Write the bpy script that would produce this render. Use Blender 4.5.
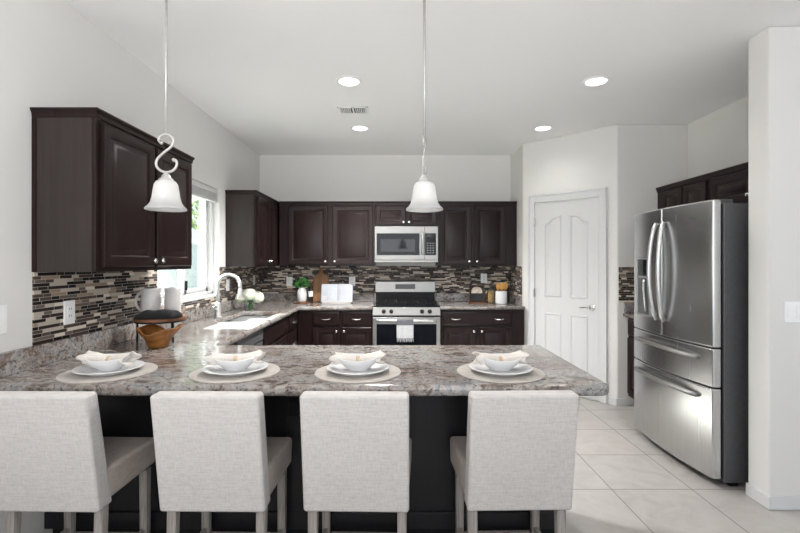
import bpy, bmesh, math, random
from mathutils import Vector, Matrix, noise as mnoise
R = math.radians
PI = math.pi
random.seed(7)
scene = bpy.context.scene
C = scene.collection
for o in list(bpy.data.objects):
    bpy.data.objects.remove(o)

# ------------------------------------------------------------------ camera, world, sun, window light, added fill, exposure
cam_data = bpy.data.cameras.new('camera')
cam = bpy.data.objects.new('camera', cam_data)
C.objects.link(cam)
cam.location = (0, 0, 1.41)
cam.rotation_euler = (R(90), 0, 0)
cam_data.sensor_width = 36
cam_data.lens = 445 / 800 * 36
cam_data.shift_x = 5 / 800
cam_data.shift_y = -4.5 / 800
cam_data.clip_start = 0.05
scene.camera = cam

world = bpy.data.worlds.new('sky')
scene.world = world
world.use_nodes = True
wb = world.node_tree.nodes['Background']
wb.inputs[0].default_value = (0.80, 0.90, 1.0, 1)
wb.inputs[1].default_value = 1.6

def light(name, typ, loc, rot, energy, color=(1, 1, 1), parent=None, **kw):
    l = bpy.data.lights.new(name, typ)
    l.energy = energy
    l.color = color
    for k, v in kw.items():
        setattr(l, k, v)
    o = bpy.data.objects.new(name, l)
    C.objects.link(o)
    o.location = loc
    o.rotation_euler = rot
    if parent:
        o.parent = parent
    return o

# sun through the window over the sink: travels +X, 35 degrees down
sun = light('sun', 'SUN', (-6, 3.8, 5), (0, 0, 0), 50.0, (1.0, 0.99, 0.975), angle=R(0.6))
sun.rotation_euler = Vector((math.cos(R(36)), 0.03, -math.sin(R(36)))).to_track_quat('-Z', 'Y').to_euler()
# daylight from the glazed rear wall of the open-plan room behind the camera, and its side window
light('patio_daylight', 'AREA', (1.2, -3.95, 1.3), (R(90), 0, 0), 10, (1.0, 0.985, 0.97), shape='RECTANGLE', size=4.6, size_y=2.3)
light('side_daylight', 'AREA', (4.55, -0.6, 1.4), (R(90), 0, R(90)), 8, (1.0, 0.985, 0.97), shape='RECTANGLE', size=2.6, size_y=1.8)

light('added_bounce_fill', 'AREA', (-0.7, -0.9, 1.85), (R(180 - 38), 0, R(19)), 97, (1.0, 0.995, 0.99), shape='RECTANGLE', size=3.2, size_y=2.4)  # added fill lamp behind the camera, aimed upward, standing in for bounced light
scene.view_settings.view_transform = 'Standard'
scene.view_settings.look = 'None'
scene.view_settings.gamma = 1
scene.view_settings.use_curve_mapping = False
scene.view_settings.exposure = 0.20
scene.cycles.diffuse_bounces = 6

# ------------------------------------------------------------------ node helpers and materials
class NT:
    def __init__(s, name):
        s.m = bpy.data.materials.new(name)
        s.m.use_nodes = True
        s.t = s.m.node_tree
        s.t.nodes.clear()
        s.out = s.t.nodes.new('ShaderNodeOutputMaterial')
    def n(s, typ, ins=None, **props):
        nd = s.t.nodes.new('ShaderNode' + typ)
        for k, v in props.items():
            setattr(nd, k, v)
        for k, v in (ins or {}).items():
            sock = nd.inputs[k]
            if isinstance(v, bpy.types.NodeSocket):
                s.t.links.new(v, sock)
            else:
                if isinstance(v, tuple) and len(v) == 3 and sock.type == 'RGBA':
                    v = (*v, 1)
                sock.default_value = v
        return nd
    def math(s, op, a, b=0.0, c=None):
        d = {0: a, 1: b}
        if c is not None:
            d[2] = c
        return s.n('Math', d, operation=op).outputs[0]
    def ramp(s, fac, stops, interp='LINEAR'):
        r = s.n('ValToRGB', {0: fac})
        cr = r.color_ramp
        cr.interpolation = interp
        while len(cr.elements) < len(stops):
            cr.elements.new(0.5)
        for e, (p, c) in zip(cr.elements, stops):
            e.position = p
            e.color = (*c, 1) if len(c) == 3 else c
        return r.outputs[0]
    def mix(s, fac, a, b, mode='MIX'):
        nd = s.n('Mix', data_type='RGBA', blend_type=mode)
        for idx, v in ((0, fac), (6, a), (7, b)):
            if isinstance(v, bpy.types.NodeSocket):
                s.t.links.new(v, nd.inputs[idx])
            else:
                if isinstance(v, tuple) and len(v) == 3:
                    v = (*v, 1)
                nd.inputs[idx].default_value = v
        return nd.outputs[2]
    def coords(s, scale=(1, 1, 1), rot=(0, 0, 0), kind='Object'):
        tc = s.n('TexCoord')
        mp = s.n('Mapping', {'Vector': tc.outputs[kind], 'Scale': scale, 'Rotation': rot})
        return mp.outputs[0]
    def pos(s):
        return s.n('NewGeometry').outputs['Position']
    def noise(s, vec, scale, detail=4, dist=0.0, rough=0.55, out=0):
        return s.n('TexNoise', {'Vector': vec, 'Scale': scale, 'Detail': detail, 'Distortion': dist, 'Roughness': rough}).outputs[out]
    def bump(s, h, strength=0.2, dist=0.002):
        return s.n('Bump', {'Height': h, 'Strength': strength, 'Distance': dist}).outputs[0]
    def finish(s, **kw):
        p = s.n('BsdfPrincipled')
        for k, v in kw.items():
            key = k.replace('_', ' ')
            sock = p.inputs[key]
            if isinstance(v, bpy.types.NodeSocket):
                s.t.links.new(v, sock)
            else:
                if isinstance(v, tuple) and len(v) == 3 and sock.type == 'RGBA':
                    v = (*v, 1)
                sock.default_value = v
        s.t.links.new(p.outputs[0], s.out.inputs[0])
        return s.m

def plain(name, col, rough=0.5, metal=0.0, var=0.06, scale=30, bump=0.0, **kw):
    t = NT(name)
    nz = t.noise(t.coords(), scale, 3)
    c = t.ramp(nz, [(0.3, tuple(x * (1 - var) for x in col)), (0.7, tuple(min(1, x * (1 + var)) for x in col))])
    d = dict(Base_Color=c, Roughness=rough, Metallic=metal)
    if bump:
        d['Normal'] = t.bump(nz, bump, 0.002)
    d.update(kw)
    return t.finish(**d)

M = {}
def mk_paint(name, col, rough=0.6, b=0.12):
    t = NT(name)
    p = t.pos()
    nz = t.noise(p, 90, 3)
    n2 = t.noise(p, 1.2, 2)
    c = t.mix(t.math('MULTIPLY', n2, 0.05), col, tuple(x * 0.9 for x in col))
    return t.finish(Base_Color=c, Roughness=rough, Normal=t.bump(nz, b, 0.002), Specular_IOR_Level=0.3)
M['wall'] = mk_paint('wall_paint', (0.72, 0.705, 0.685))
M['ceiling'] = mk_paint('ceiling_paint', (0.87, 0.87, 0.87), 0.8)
M['trim'] = mk_paint('trim_paint', (0.64, 0.64, 0.645), 0.35, 0.02)
M['doorpaint'] = mk_paint('door_paint', (0.64, 0.64, 0.645), 0.35, 0.02)

def mk_floor():
    t = NT('floor_tile')
    p = t.pos()
    sx = t.n('SeparateXYZ', {0: p})
    u = t.math('DIVIDE', t.math('SUBTRACT', sx.outputs[0], 1.84), 0.497)
    v = t.math('DIVIDE', t.math('SUBTRACT', sx.outputs[1], 2.76), 0.493)
    def gm(a):
        f = t.math('FRACT', a)
        d = t.math('MINIMUM', f, t.math('SUBTRACT', 1.0, f))
        return t.math('LESS_THAN', d, 0.0062)
    g = t.math('MAXIMUM', gm(u), gm(v))
    cell = t.n('CombineXYZ', {0: t.math('FLOOR', u), 1: t.math('FLOOR', v)}).outputs[0]
    wn = t.n('TexWhiteNoise', {'Vector': cell}, noise_dimensions='3D')
    off = t.n('VectorMath', {0: p, 1: wn.outputs['Color']}, operation='ADD').outputs[0]
    nz = t.noise(off, 5.5, 7, 1.2, 0.6)
    c = t.ramp(nz, [(0.3, (0.345, 0.323, 0.303)), (0.5, (0.395, 0.375, 0.354)), (0.7, (0.43, 0.41, 0.39))])
    c = t.mix(t.math('MULTIPLY', wn.outputs['Value'], 0.3), c, (0.44, 0.395, 0.36))
    c = t.mix(g, c, (0.20, 0.185, 0.17))
    rg = t.math('MULTIPLY_ADD', g, 0.5, 0.32)
    return t.finish(Base_Color=c, Roughness=rg, Normal=t.bump(t.math('SUBTRACT', 1.0, g), 0.3, 0.002), Specular_IOR_Level=0.35)
M['floor'] = mk_floor()

def mk_mosaic():
    t = NT('linear_glass_mosaic')
    p = t.pos()
    sx = t.n('SeparateXYZ', {0: p})
    H, L = 0.0172, 0.085
    u = t.math('ADD', sx.outputs[0], sx.outputs[1])
    vv = t.math('DIVIDE', sx.outputs[2], H)
    row = t.math('FLOOR', vv)
    fv = t.math('FRACT', vv)
    wr = t.n('TexWhiteNoise', {'W': row}, noise_dimensions='1D').outputs['Value']
    uu = t.math('ADD', t.math('DIVIDE', u, L), t.math('MULTIPLY', wr, 17.0))
    sn = t.math('SINE', t.math('ADD', t.math('MULTIPLY', uu, 2.1), t.math('MULTIPLY', row, 1.7)))
    uw = t.math('ADD', uu, t.math('MULTIPLY', sn, 0.33))
    cell = t.math('FLOOR', uw)
    fu = t.math('FRACT', uw)
    g = t.math('MAXIMUM', t.math('LESS_THAN', fv, 0.10), t.math('LESS_THAN', fu, 0.03))
    cv = t.n('CombineXYZ', {0: cell, 1: row}).outputs[0]
    wn = t.n('TexWhiteNoise', {'Vector': cv}, noise_dimensions='2D')
    c = t.ramp(wn.outputs['Value'], [(0.0, (0.010, 0.007, 0.007)), (0.28, (0.028, 0.018, 0.016)), (0.40, (0.075, 0.052, 0.043)),
                                     (0.54, (0.135, 0.105, 0.088)), (0.66, (0.46, 0.40, 0.335)), (0.82, (0.68, 0.60, 0.51)), (0.94, (0.30, 0.22, 0.16))], 'CONSTANT')
    nz = t.noise(p, 60, 4)
    c = t.mix(t.math('MULTIPLY', nz, 0.3), c, t.mix(0.25, c, (0.2, 0.16, 0.14)))
    c = t.mix(g, c, (0.42, 0.40, 0.37))
    rg = t.math('MULTIPLY_ADD', g, 0.4, 0.30)
    return t.finish(Base_Color=c, Roughness=rg, Normal=t.bump(t.math('SUBTRACT', 1.0, g), 0.4, 0.002), Specular_IOR_Level=0.05)
M['mosaic'] = mk_mosaic()

def mk_granite():
    t = NT('granite')
    p = t.pos()
    mp = t.n('Mapping', {'Vector': p, 'Scale': (0.8, 1.5, 1.2), 'Rotation': (0, 0, R(25))}).outputs[0]
    n1 = t.noise(mp, 7.0, 9, 1.6, 0.62)
    c = t.ramp(n1, [(0.28, (0.045, 0.034, 0.032)), (0.39, (0.125, 0.098, 0.086)), (0.46, (0.255, 0.222, 0.198)), (0.53, (0.325, 0.31, 0.30)),
                    (0.60, (0.20, 0.208, 0.228)), (0.70, (0.42, 0.39, 0.355))])
    n2 = t.noise(mp, 2.4, 5, 1.0)
    m2 = t.ramp(n2, [(0.52, (0, 0, 0)), (0.66, (1, 1, 1))])
    c = t.mix(t.math('MULTIPLY', m2, 0.5), c, (0.15, 0.095, 0.078))
    n4 = t.noise(mp, 3.4, 6, 2.2)
    m4 = t.ramp(n4, [(0.47, (0, 0, 0)), (0.50, (1, 1, 1)), (0.53, (0, 0, 0))])
    c = t.mix(t.math('MULTIPLY', m4, 0.5), c, (0.46, 0.44, 0.41))
    n3 = t.noise(p, 55, 5, 0.4, 0.65)
    m3 = t.ramp(n3, [(0.36, (1, 1, 1)), (0.46, (0, 0, 0))])
    c = t.mix(t.math('MULTIPLY', m3, 0.8), c, (0.045, 0.036, 0.035))
    m5 = t.ramp(n3, [(0.58, (0, 0, 0)), (0.68, (1, 1, 1))])
    c = t.mix(t.math('MULTIPLY', m5, 0.45), c, (0.48, 0.45, 0.42))
    c = t.mix(1.0, c, (0.86, 0.85, 0.84), 'MULTIPLY')
    return t.finish(Base_Color=c, Roughness=0.13, Specular_IOR_Level=0.5)
M['granite'] = mk_granite()

def mk_wood(name, c1, c2, rough=0.35, axis='z', scale=1.0, spec=0.35):
    t = NT(name)
    sc = {'z': (28, 28, 1.6), 'x': (1.6, 28, 28), 'y': (28, 1.6, 28)}[axis]
    v = t.coords(tuple(x * scale for x in sc))
    nz = t.noise(v, 1.6, 6, 0.6, 0.6)
    c = t.ramp(nz, [(0.3, c1), (0.7, c2)])
    return t.finish(Base_Color=c, Roughness=rough, Normal=t.bump(nz, 0.08, 0.001), Specular_IOR_Level=spec)
M['espresso'] = mk_wood('espresso_wood', (0.0095, 0.0045, 0.0043), (0.018, 0.009, 0.0085), 0.30, spec=0.22)
M['espresso_lit'] = mk_wood('espresso_lit_wood', (0.024, 0.0175, 0.0165), (0.033, 0.025, 0.023), 0.4, spec=0.28)  # lighter copy of espresso; reflection on side panels is put into the colour
M['penin'] = mk_wood('peninsula_panel', (0.008, 0.0075, 0.009), (0.012, 0.011, 0.013), 0.33, spec=0.35)
M['oak'] = mk_wood('board_oak', (0.17, 0.078, 0.032), (0.29, 0.145, 0.062), 0.5)
M['teak'] = mk_wood('teak_root', (0.10, 0.034, 0.010), (0.32, 0.135, 0.034), 0.35, 'x', 0.5)
M['spoonwood'] = mk_wood('spoon_wood', (0.48, 0.24, 0.06), (0.62, 0.34, 0.10), 0.55)
M['graywood'] = mk_wood('weathered_wood', (0.17, 0.148, 0.132), (0.40, 0.37, 0.345), 0.75, 'z', 1.6)
M['darkframe'] = mk_wood('dark_frame', (0.035, 0.018, 0.012), (0.07, 0.035, 0.022), 0.5)
M['trivet'] = mk_wood('trivet_wood', (0.13, 0.055, 0.028), (0.21, 0.095, 0.048), 0.5, 'x')

def mk_steel(name, col, rough, axis='z', amt=0.10):
    t = NT(name)
    sc = {'z': (60, 60, 1.5), 'y': (60, 1.5, 60), 'x': (1.5, 60, 60)}[axis]
    nz = t.noise(t.coords(sc), 1.0, 3)
    rg = t.math('MULTIPLY_ADD', nz, amt, rough - amt / 2)
    c = t.ramp(nz, [(0.3, tuple(x * 0.94 for x in col)), (0.7, tuple(min(1, x * 1.04) for x in col))])
    return t.finish(Base_Color=c, Roughness=rg, Metallic=1.0)
M['steel'] = mk_steel('brushed_steel', (0.60, 0.60, 0.605), 0.26, 'z', 0.06)
M['steel_bright'] = mk_steel('bright_steel', (0.30, 0.295, 0.285), 0.40, 'x', 0.06)
M['sinksteel'] = mk_steel('sink_steel', (0.72, 0.73, 0.75), 0.45, 'x')
M['handle'] = plain('satin_handle', (0.62, 0.62, 0.62), 0.36, 1.0)
M['nickel'] = plain('satin_nickel', (0.78, 0.76, 0.73), 0.25, 1.0)
M['fixture'] = plain('pendant_nickel', (0.52, 0.505, 0.485), 0.4, 0.5)
M['brushed'] = plain('brushed_nickel', (0.55, 0.545, 0.535), 0.42, 0.9)
M['chrome'] = plain('chrome', (0.86, 0.86, 0.86), 0.10, 1.0)
M['fridge_side'] = plain('fridge_side', (0.10, 0.10, 0.105), 0.4, 0.3, 0.1, 60)
M['black'] = plain('black_plastic', (0.010, 0.010, 0.011), 0.4, Specular_IOR_Level=0.2)
M['iron'] = plain('cast_iron', (0.008, 0.008, 0.009), 0.55, 0.0, 0.2, 120, 0.2, Specular_IOR_Level=0.2)
M['blackglass'] = plain('black_glass', (0.007, 0.008, 0.011), 0.06, Specular_IOR_Level=0.25)
M['mwglass'] = plain('microwave_glass', (0.008, 0.009, 0.011), 0.12, Specular_IOR_Level=0.12)
M['ceramic'] = plain('white_ceramic', (0.68, 0.68, 0.685), 0.18, 0, 0.02)
M['stoneware'] = plain('grey_stoneware', (0.50, 0.48, 0.465), 0.35, 0, 0.05)
M['plastic'] = plain('white_plastic', (0.86, 0.86, 0.855), 0.35, 0, 0.02)
M['vinyl'] = plain('window_vinyl', (0.62, 0.62, 0.615), 0.35, 0, 0.02)
M['darkcloth'] = plain('black_cloth', (0.005, 0.005, 0.006), 0.9, 0, 0.3, 200, 0.3)
M['crumb'] = plain('jar_filling', (0.42, 0.27, 0.12), 0.8, 0, 0.7, 90, 0.6)
M['loaf'] = plain('pale_dome', (0.52, 0.45, 0.38), 0.8, 0, 0.35, 60, 0.4)
M['slate'] = plain('slate_panel', (0.02, 0.022, 0.026), 0.7, 0, 0.3, 40)
M['bark'] = plain('bark', (0.16, 0.12, 0.09), 0.9, 0, 0.3, 20, 0.4)
M['leaf'] = plain('leaf', (0.03, 0.15, 0.025), 0.45, 0, 0.5, 40)
M['treeleaf'] = plain('tree_leaf', (0.22, 0.27, 0.13), 0.6, 0, 0.4, 3)
M['petal'] = plain('petal', (0.80, 0.82, 0.68), 0.6, 0, 0.06, 60)
M['bottle'] = plain('dark_bottle', (0.02, 0.016, 0.012), 0.12)
M['label'] = plain('bottle_label', (0.75, 0.74, 0.72), 0.6)
M['gravel'] = plain('gravel', (0.52, 0.46, 0.40), 0.9, 0, 0.3, 40, 0.3)
M['block'] = plain('garden_wall_paint', (0.72, 0.72, 0.67), 0.9, 0, 0.06, 4, 0.2)
M['roof'] = plain('roof_tile', (0.20, 0.17, 0.16), 0.8, 0, 0.3, 8)

def mk_linen(name, col):
    t = NT(name)
    a = t.noise(t.coords((260, 260, 22)), 1.0, 3)
    b = t.noise(t.coords((22, 22, 260)), 1.0, 3)
    s = t.math('MULTIPLY', t.math('ADD', a, b), 0.5)
    c = t.ramp(s, [(0.36, tuple(x * 0.84 for x in col)), (0.52, col), (0.64, tuple(min(1, x * 1.08) for x in col))])
    return t.finish(Base_Color=c, Roughness=0.9, Normal=t.bump(s, 0.25, 0.002), Specular_IOR_Level=0.15, Sheen_Weight=0.1)
M['linen'] = mk_linen('oatmeal_linen', (0.505, 0.48, 0.462))
M['linen_seat'] = mk_linen('seat_linen', (0.42, 0.365, 0.325))
M['placemat'] = mk_linen('woven_placemat', (0.36, 0.33, 0.30))
M['napkin'] = mk_linen('cotton_napkin', (0.60, 0.56, 0.52))
M['twine'] = plain('twine', (0.50, 0.38, 0.24), 0.8)
M['towel'] = mk_linen('grey_towel', (0.46, 0.46, 0.475))
M['towel_dark'] = mk_linen('slate_towel_band', (0.12, 0.12, 0.135))

def mk_glass(name, tint=(1, 1, 1), refl=0.12):
    t = NT(name)
    tr = t.n('BsdfTransparent', {0: tint})
    gl = t.n('BsdfGlossy', {'Color': (1, 1, 1), 'Roughness': 0.02})
    lw = t.n('LayerWeight', {'Blend': refl})
    mx = t.n('MixShader', {0: lw.outputs['Fresnel'], 1: tr.outputs[0], 2: gl.outputs[0]})
    t.t.links.new(mx.outputs[0], t.out.inputs[0])
    return t.m
M['glass'] = mk_glass('clear_glass', (0.95, 0.97, 0.96), 0.10)
M['pane'] = mk_glass('window_glass', (0.92, 0.97, 0.96), 0.08)

def mk_shade():
    t = NT('frosted_lamp_glass')
    df = t.n('BsdfDiffuse', {0: (0.62, 0.62, 0.625)})
    tl = t.n('BsdfTranslucent', {0: (0.8, 0.8, 0.79)})
    m1 = t.n('MixShader', {0: 0.55, 1: df.outputs[0], 2: tl.outputs[0]})
    gl = t.n('BsdfGlossy', {'Roughness': 0.15})
    m2 = t.n('MixShader', {0: 0.05, 1: m1.outputs[0], 2: gl.outputs[0]})
    t.t.links.new(m2.outputs[0], t.out.inputs[0])
    return t.m
M['shade'] = mk_shade()
def mk_emit(name, col, s):
    t = NT(name)
    e = t.n('Emission', {0: col, 1: s})
    t.t.links.new(e.outputs[0], t.out.inputs[0])
    return t.m
M['bulb'] = mk_emit('bulb_glow', (1, 0.97, 0.93), 5)
M['led'] = mk_emit('led_diffuser', (1, 0.98, 0.95), 3.5)

def mk_page():
    t = NT('printed_page')
    sx = t.n('SeparateXYZ', {0: t.coords()})
    f = t.math('FRACT', t.math('MULTIPLY', sx.outputs[2], 62.0))
    ln = t.math('LESS_THAN', f, 0.32)
    nz = t.noise(t.coords((90, 90, 62)), 1.0, 1)
    ln = t.math('MULTIPLY', ln, t.math('GREATER_THAN', nz, 0.45))
    c = t.mix(t.math('MULTIPLY', ln, 0.3), (0.40, 0.415, 0.445), (0.22, 0.24, 0.29))
    return t.finish(Base_Color=c, Roughness=0.5)
M['page'] = mk_page()

# ------------------------------------------------------------------ mesh builder
def wloc(o):
    v = Vector((0, 0, 0))
    while o:
        v += o.location
        o = o.parent
    return v

class MB:
    def __init__(s):
        s.bm = bmesh.new()
    def box(s, x0, x1, y0, y1, z0, z1):
        bm = s.bm
        v = [bm.verts.new((x, y, z)) for z in (z0, z1) for y in (y0, y1) for x in (x0, x1)]
        for q in ((0, 2, 3, 1), (4, 5, 7, 6), (0, 1, 5, 4), (2, 6, 7, 3), (0, 4, 6, 2), (1, 3, 7, 5)):
            bm.faces.new([v[i] for i in q])
        return s
    def frustum(s, bot, top):
        # two quads (lists of 4 points) bridged into a solid
        bm = s.bm
        a = [bm.verts.new(p) for p in bot]
        b = [bm.verts.new(p) for p in top]
        bm.faces.new(a[::-1]); bm.faces.new(b)
        n = len(a)
        for i in range(n):
            bm.faces.new((a[i], a[(i + 1) % n], b[(i + 1) % n], b[i]))
        return s
    def prism(s, pts, z0, z1):
        return s.frustum([(x, y, z0) for x, y in pts], [(x, y, z1) for x, y in pts])
    def rings(s, rings, cap0=True, cap1=True, closed=True):
        bm = s.bm
        vs = [[bm.verts.new(p) for p in r] for r in rings]
        n = len(vs[0])
        for a, b in zip(vs, vs[1:]):
            for i in range(n if closed else n - 1):
                j = (i + 1) % n
                bm.faces.new((a[i], a[j], b[j], b[i]))
        if cap0: bm.faces.new(vs[0][::-1])
        if cap1: bm.faces.new(vs[-1])
        return s
    def lathe(s, prof, c=(0, 0, 0), n=32, axis='z', wob=None, cap0=False, cap1=False):
        rs = []
        for r, h in prof:
            ring = []
            for i in range(n):
                a = 2 * PI * i / n
                rr, hh = (r, h) if wob is None else wob(r, h, a)
                x, y = rr * math.cos(a), rr * math.sin(a)
                if axis == 'z': p = (c[0] + x, c[1] + y, c[2] + hh)
                elif axis == 'x': p = (c[0] + hh, c[1] + x, c[2] + y)
                else: p = (c[0] + x, c[1] + hh, c[2] + y)
                ring.append(p)
            rs.append(ring)
        return s.rings(rs, cap0, cap1)
    def tube(s, pts, r, n=10, flat=1.0):
        pts = [Vector(p) for p in pts]
        rs = []
        up = None
        for i, p in enumerate(pts):
            t = (pts[min(i + 1, len(pts) - 1)] - pts[max(i - 1, 0)]).normalized()
            if up is None:
                up = Vector((0, 0, 1)) if abs(t.z) < 0.9 else Vector((1, 0, 0))
            a = t.cross(up).normalized()
            up = a.cross(t).normalized()
            rad = r[i] if isinstance(r, (list, tuple)) else r
            rs.append([p + a * (rad * math.cos(2 * PI * k / n)) + up * (rad * flat * math.sin(2 * PI * k / n)) for k in range(n)])
        return s.rings(rs)
    def build(s, name, mat, parent=None, loc=None, smooth=False, bevel=0.0, seg=2, sub=0):
        bmesh.ops.remove_doubles(s.bm, verts=s.bm.verts, dist=1e-6)
        bmesh.ops.recalc_face_normals(s.bm, faces=s.bm.faces)
        off = wloc(parent) if parent else Vector(loc or (0, 0, 0))
        bmesh.ops.translate(s.bm, verts=s.bm.verts, vec=-off)
        if smooth:
            for f in s.bm.faces: f.smooth = True
            if smooth != 'all':
                for e in s.bm.edges:
                    if len(e.link_faces) == 2 and e.calc_face_angle(0) > R(40): e.smooth = False
        me = bpy.data.meshes.new(name)
        s.bm.to_mesh(me)
        s.bm.free()
        me.materials.append(M[mat] if isinstance(mat, str) else mat)
        o = bpy.data.objects.new(name, me)
        C.objects.link(o)
        if parent: o.parent = parent
        elif loc: o.location = loc
        if bevel:
            b = o.modifiers.new('bevel', 'BEVEL')
            b.width = bevel; b.segments = seg; b.limit_method = 'ANGLE'; b.angle_limit = R(35)
            b.harden_normals = False
            for p in me.polygons: p.use_smooth = True
            w = o.modifiers.new('wn', 'WEIGHTED_NORMAL'); w.keep_sharp = False
        if sub:
            m = o.modifiers.new('sub', 'SUBSURF'); m.levels = sub; m.render_levels = sub
        return o

def tag(o, label, cat, group=None):
    o['label'] = label; o['category'] = cat
    if group: o['group'] = group
    return o
def thing(name, label, cat, loc=(0, 0, 0), group=None):
    o = bpy.data.objects.new(name, None)
    o.empty_display_size = 0.1
    C.objects.link(o)
    o.location = loc
    return tag(o, label, cat, group)
def struct(o):
    o['kind'] = 'structure'
    return o
def dup(root, loc, rotz=0.0, label=None):
    r = root.copy(); C.objects.link(r)
    r.location = loc; r.rotation_euler = (0, 0, rotz)
    if label: r['label'] = label
    for ch in list(root.children):
        c = ch.copy(); C.objects.link(c); c.parent = r
        for g in list(ch.children):
            d = g.copy(); C.objects.link(d); d.parent = c
    return r

# ------------------------------------------------------------------ room shell
XL, YB, ZC = -1.71, 5.62, 2.76
struct(MB().box(-1.95, 4.8, -4.2, 5.85, -0.1, 0).build('floor', 'floor'))
struct(MB().box(-1.95, 4.8, -4.2, 5.85, ZC, ZC + 0.12).build('ceiling', 'ceiling'))
WY0, WY1, WZ0, WZ1 = 3.185, 4.33, 1.085, 2.115
w = MB()
w.box(-1.90, XL, -4.2, WY0, 0, ZC); w.box(-1.90, XL, WY1, 5.85, 0, ZC)
w.box(-1.90, XL, WY0, WY1, 0, WZ0); w.box(-1.90, XL, WY0, WY1, WZ1, ZC)
struct(w.build('wall_left', 'wall'))
struct(MB().box(XL, 1.46, YB, 5.85, 0, ZC).build('wall_back', 'wall'))
PX = [(1.46, 5.85), (1.46, 5.09), (2.18, 4.36), (2.87, 4.36), (2.87, 5.85)]
struct(MB().prism(PX, 0, ZC).build('wall_pantry', 'wall', bevel=0.012))
struct(MB().box(2.87, 3.05, 2.70, 5.85, 0, ZC).build('wall_right', 'wall'))
struct(MB().box(2.138, 4.6, 2.54, 2.70, 0, ZC).build('wall_column', 'wall', bevel=0.012))
# rest of the open-plan room, behind the camera
w = MB(); w.box(4.6, 4.8, -4.2, -2.0, 0, ZC); w.box(4.6, 4.8, 0.8, 2.69, 0, ZC); w.box(4.6, 4.8, -2.0, 0.8, 0, 0.45); w.box(4.6, 4.8, -2.0, 0.8, 2.35, ZC)
struct(w.build('wall_side', 'wall'))
w = MB(); w.box(XL, -1.15, -4.2, -4.0, 0, ZC); w.box(3.55, 4.6, -4.2, -4.0, 0, ZC); w.box(-1.15, 3.55, -4.2, -4.0, 2.5, ZC)
struct(w.build('wall_rear', 'wall'))

# baseboards
def base_strip(name, p, q, n):
    p, q, n = Vector(p), Vector(q), Vector(n)
    a = [p, q, q + n * 0.013, p + n * 0.013]
    return struct(MB().prism([(v.x, v.y) for v in a], 0, 0.075).build(name, 'trim', bevel=0.004))
base_strip('baseboard_column', (2.138, 2.54 - 0.013), (2.138, 2.70), (-1, 0))
base_strip('baseboard_stub', (2.138, 2.54), (4.6, 2.54), (0, -1))
dn = Vector((-0.7144, -0.6997)); dt = Vector((0.6997, -0.7144))   # normal / direction of the pantry diagonal
P0 = Vector((1.465, 5.09)) ; P0 = Vector((1.46, 5.09))
LD = (Vector((2.18, 4.36)) - P0).length
dt = (Vector((2.18, 4.36)) - P0).normalized(); dn = Vector((dt.y, -dt.x))
if dn.y > 0: dn = -dn
base_strip('baseboard_pantry', P0 + dt * (0.945), P0 + dt * LD, dn)
base_strip('baseboard_alcove', (2.18, 4.36), (2.27, 4.36), (0, -1))
base_strip('baseboard_corner', P0, P0 + dt * 0.075, dn)

# ------------------------------------------------------------------ window over the sink
def window():
    XF = -1.84
    m = MB()
    fw = 0.045
    m.box(XF, XF + 0.07, WY0, WY0 + fw, WZ0, WZ1); m.box(XF, XF + 0.07, WY1 - fw, WY1, WZ0, WZ1)
    m.box(XF, XF + 0.07, WY0, WY1, WZ0, WZ0 + fw); m.box(XF, XF + 0.07, WY0, WY1, WZ1 - fw, WZ1)
    win = struct(m.build('window_1', 'vinyl', bevel=0.004))
    yc = (WY0 + WY1) / 2
    m = MB()
    for a, b, dx in ((WY0 + fw, yc + 0.03, 0.04), (yc - 0.03, WY1 - fw, 0.012)):
        t = 0.04
        x0, x1 = XF + dx, XF + dx + 0.025
        m.box(x0, x1, a, a + t, WZ0 + fw, WZ1 - fw); m.box(x0, x1, b - t, b, WZ0 + fw, WZ1 - fw)
        m.box(x0, x1, a, b, WZ0 + fw, WZ0 + fw + t); m.box(x0, x1, a, b, WZ1 - fw - t, WZ1 - fw)
    m.build('sash', 'vinyl', win, bevel=0.003)
    m = MB()
    m.box(XF + 0.05, XF + 0.054, WY0 + fw + 0.04, yc - 0.01, WZ0 + fw + 0.04, WZ1 - fw - 0.04)
    m.box(XF + 0.022, XF + 0.026, yc + 0.01, WY1 - fw - 0.04, WZ0 + fw + 0.04, WZ1 - fw - 0.04)
    m.build('pane', 'pane', win)
    MB().box(XF + 0.066, XF + 0.085, yc - 0.006, yc + 0.012, 1.17, 1.25).build('latch', 'black', win, bevel=0.003)
    MB().box(XF + 0.07, XL + 0.012, WY0, WY1, WZ0 - 0.002, WZ0 + 0.018).build('sill', 'trim', win, bevel=0.004)
window()
bl = thing('window_blind', 'white slatted blind drawn up to the top of the sink window', 'blind', (-1.745, (WY0 + WY1) / 2, 2.0))
MB().box(-1.765, -1.722, WY0 + 0.01, WY1 - 0.01, 2.065, 2.113).build('headrail', 'vinyl', bl, bevel=0.004)
m = MB()
for k in range(9):
    z = 2.000 + k * 0.007
    m.box(-1.765, -1.722, WY0 + 0.015, WY1 - 0.015, z, z + 0.004)
m.build('slats', 'vinyl', bl)
MB().box(-1.762, -1.725, WY0 + 0.015, WY1 - 0.015, 1.985, 1.999).build('bottom_rail', 'vinyl', bl, bevel=0.003)

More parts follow.
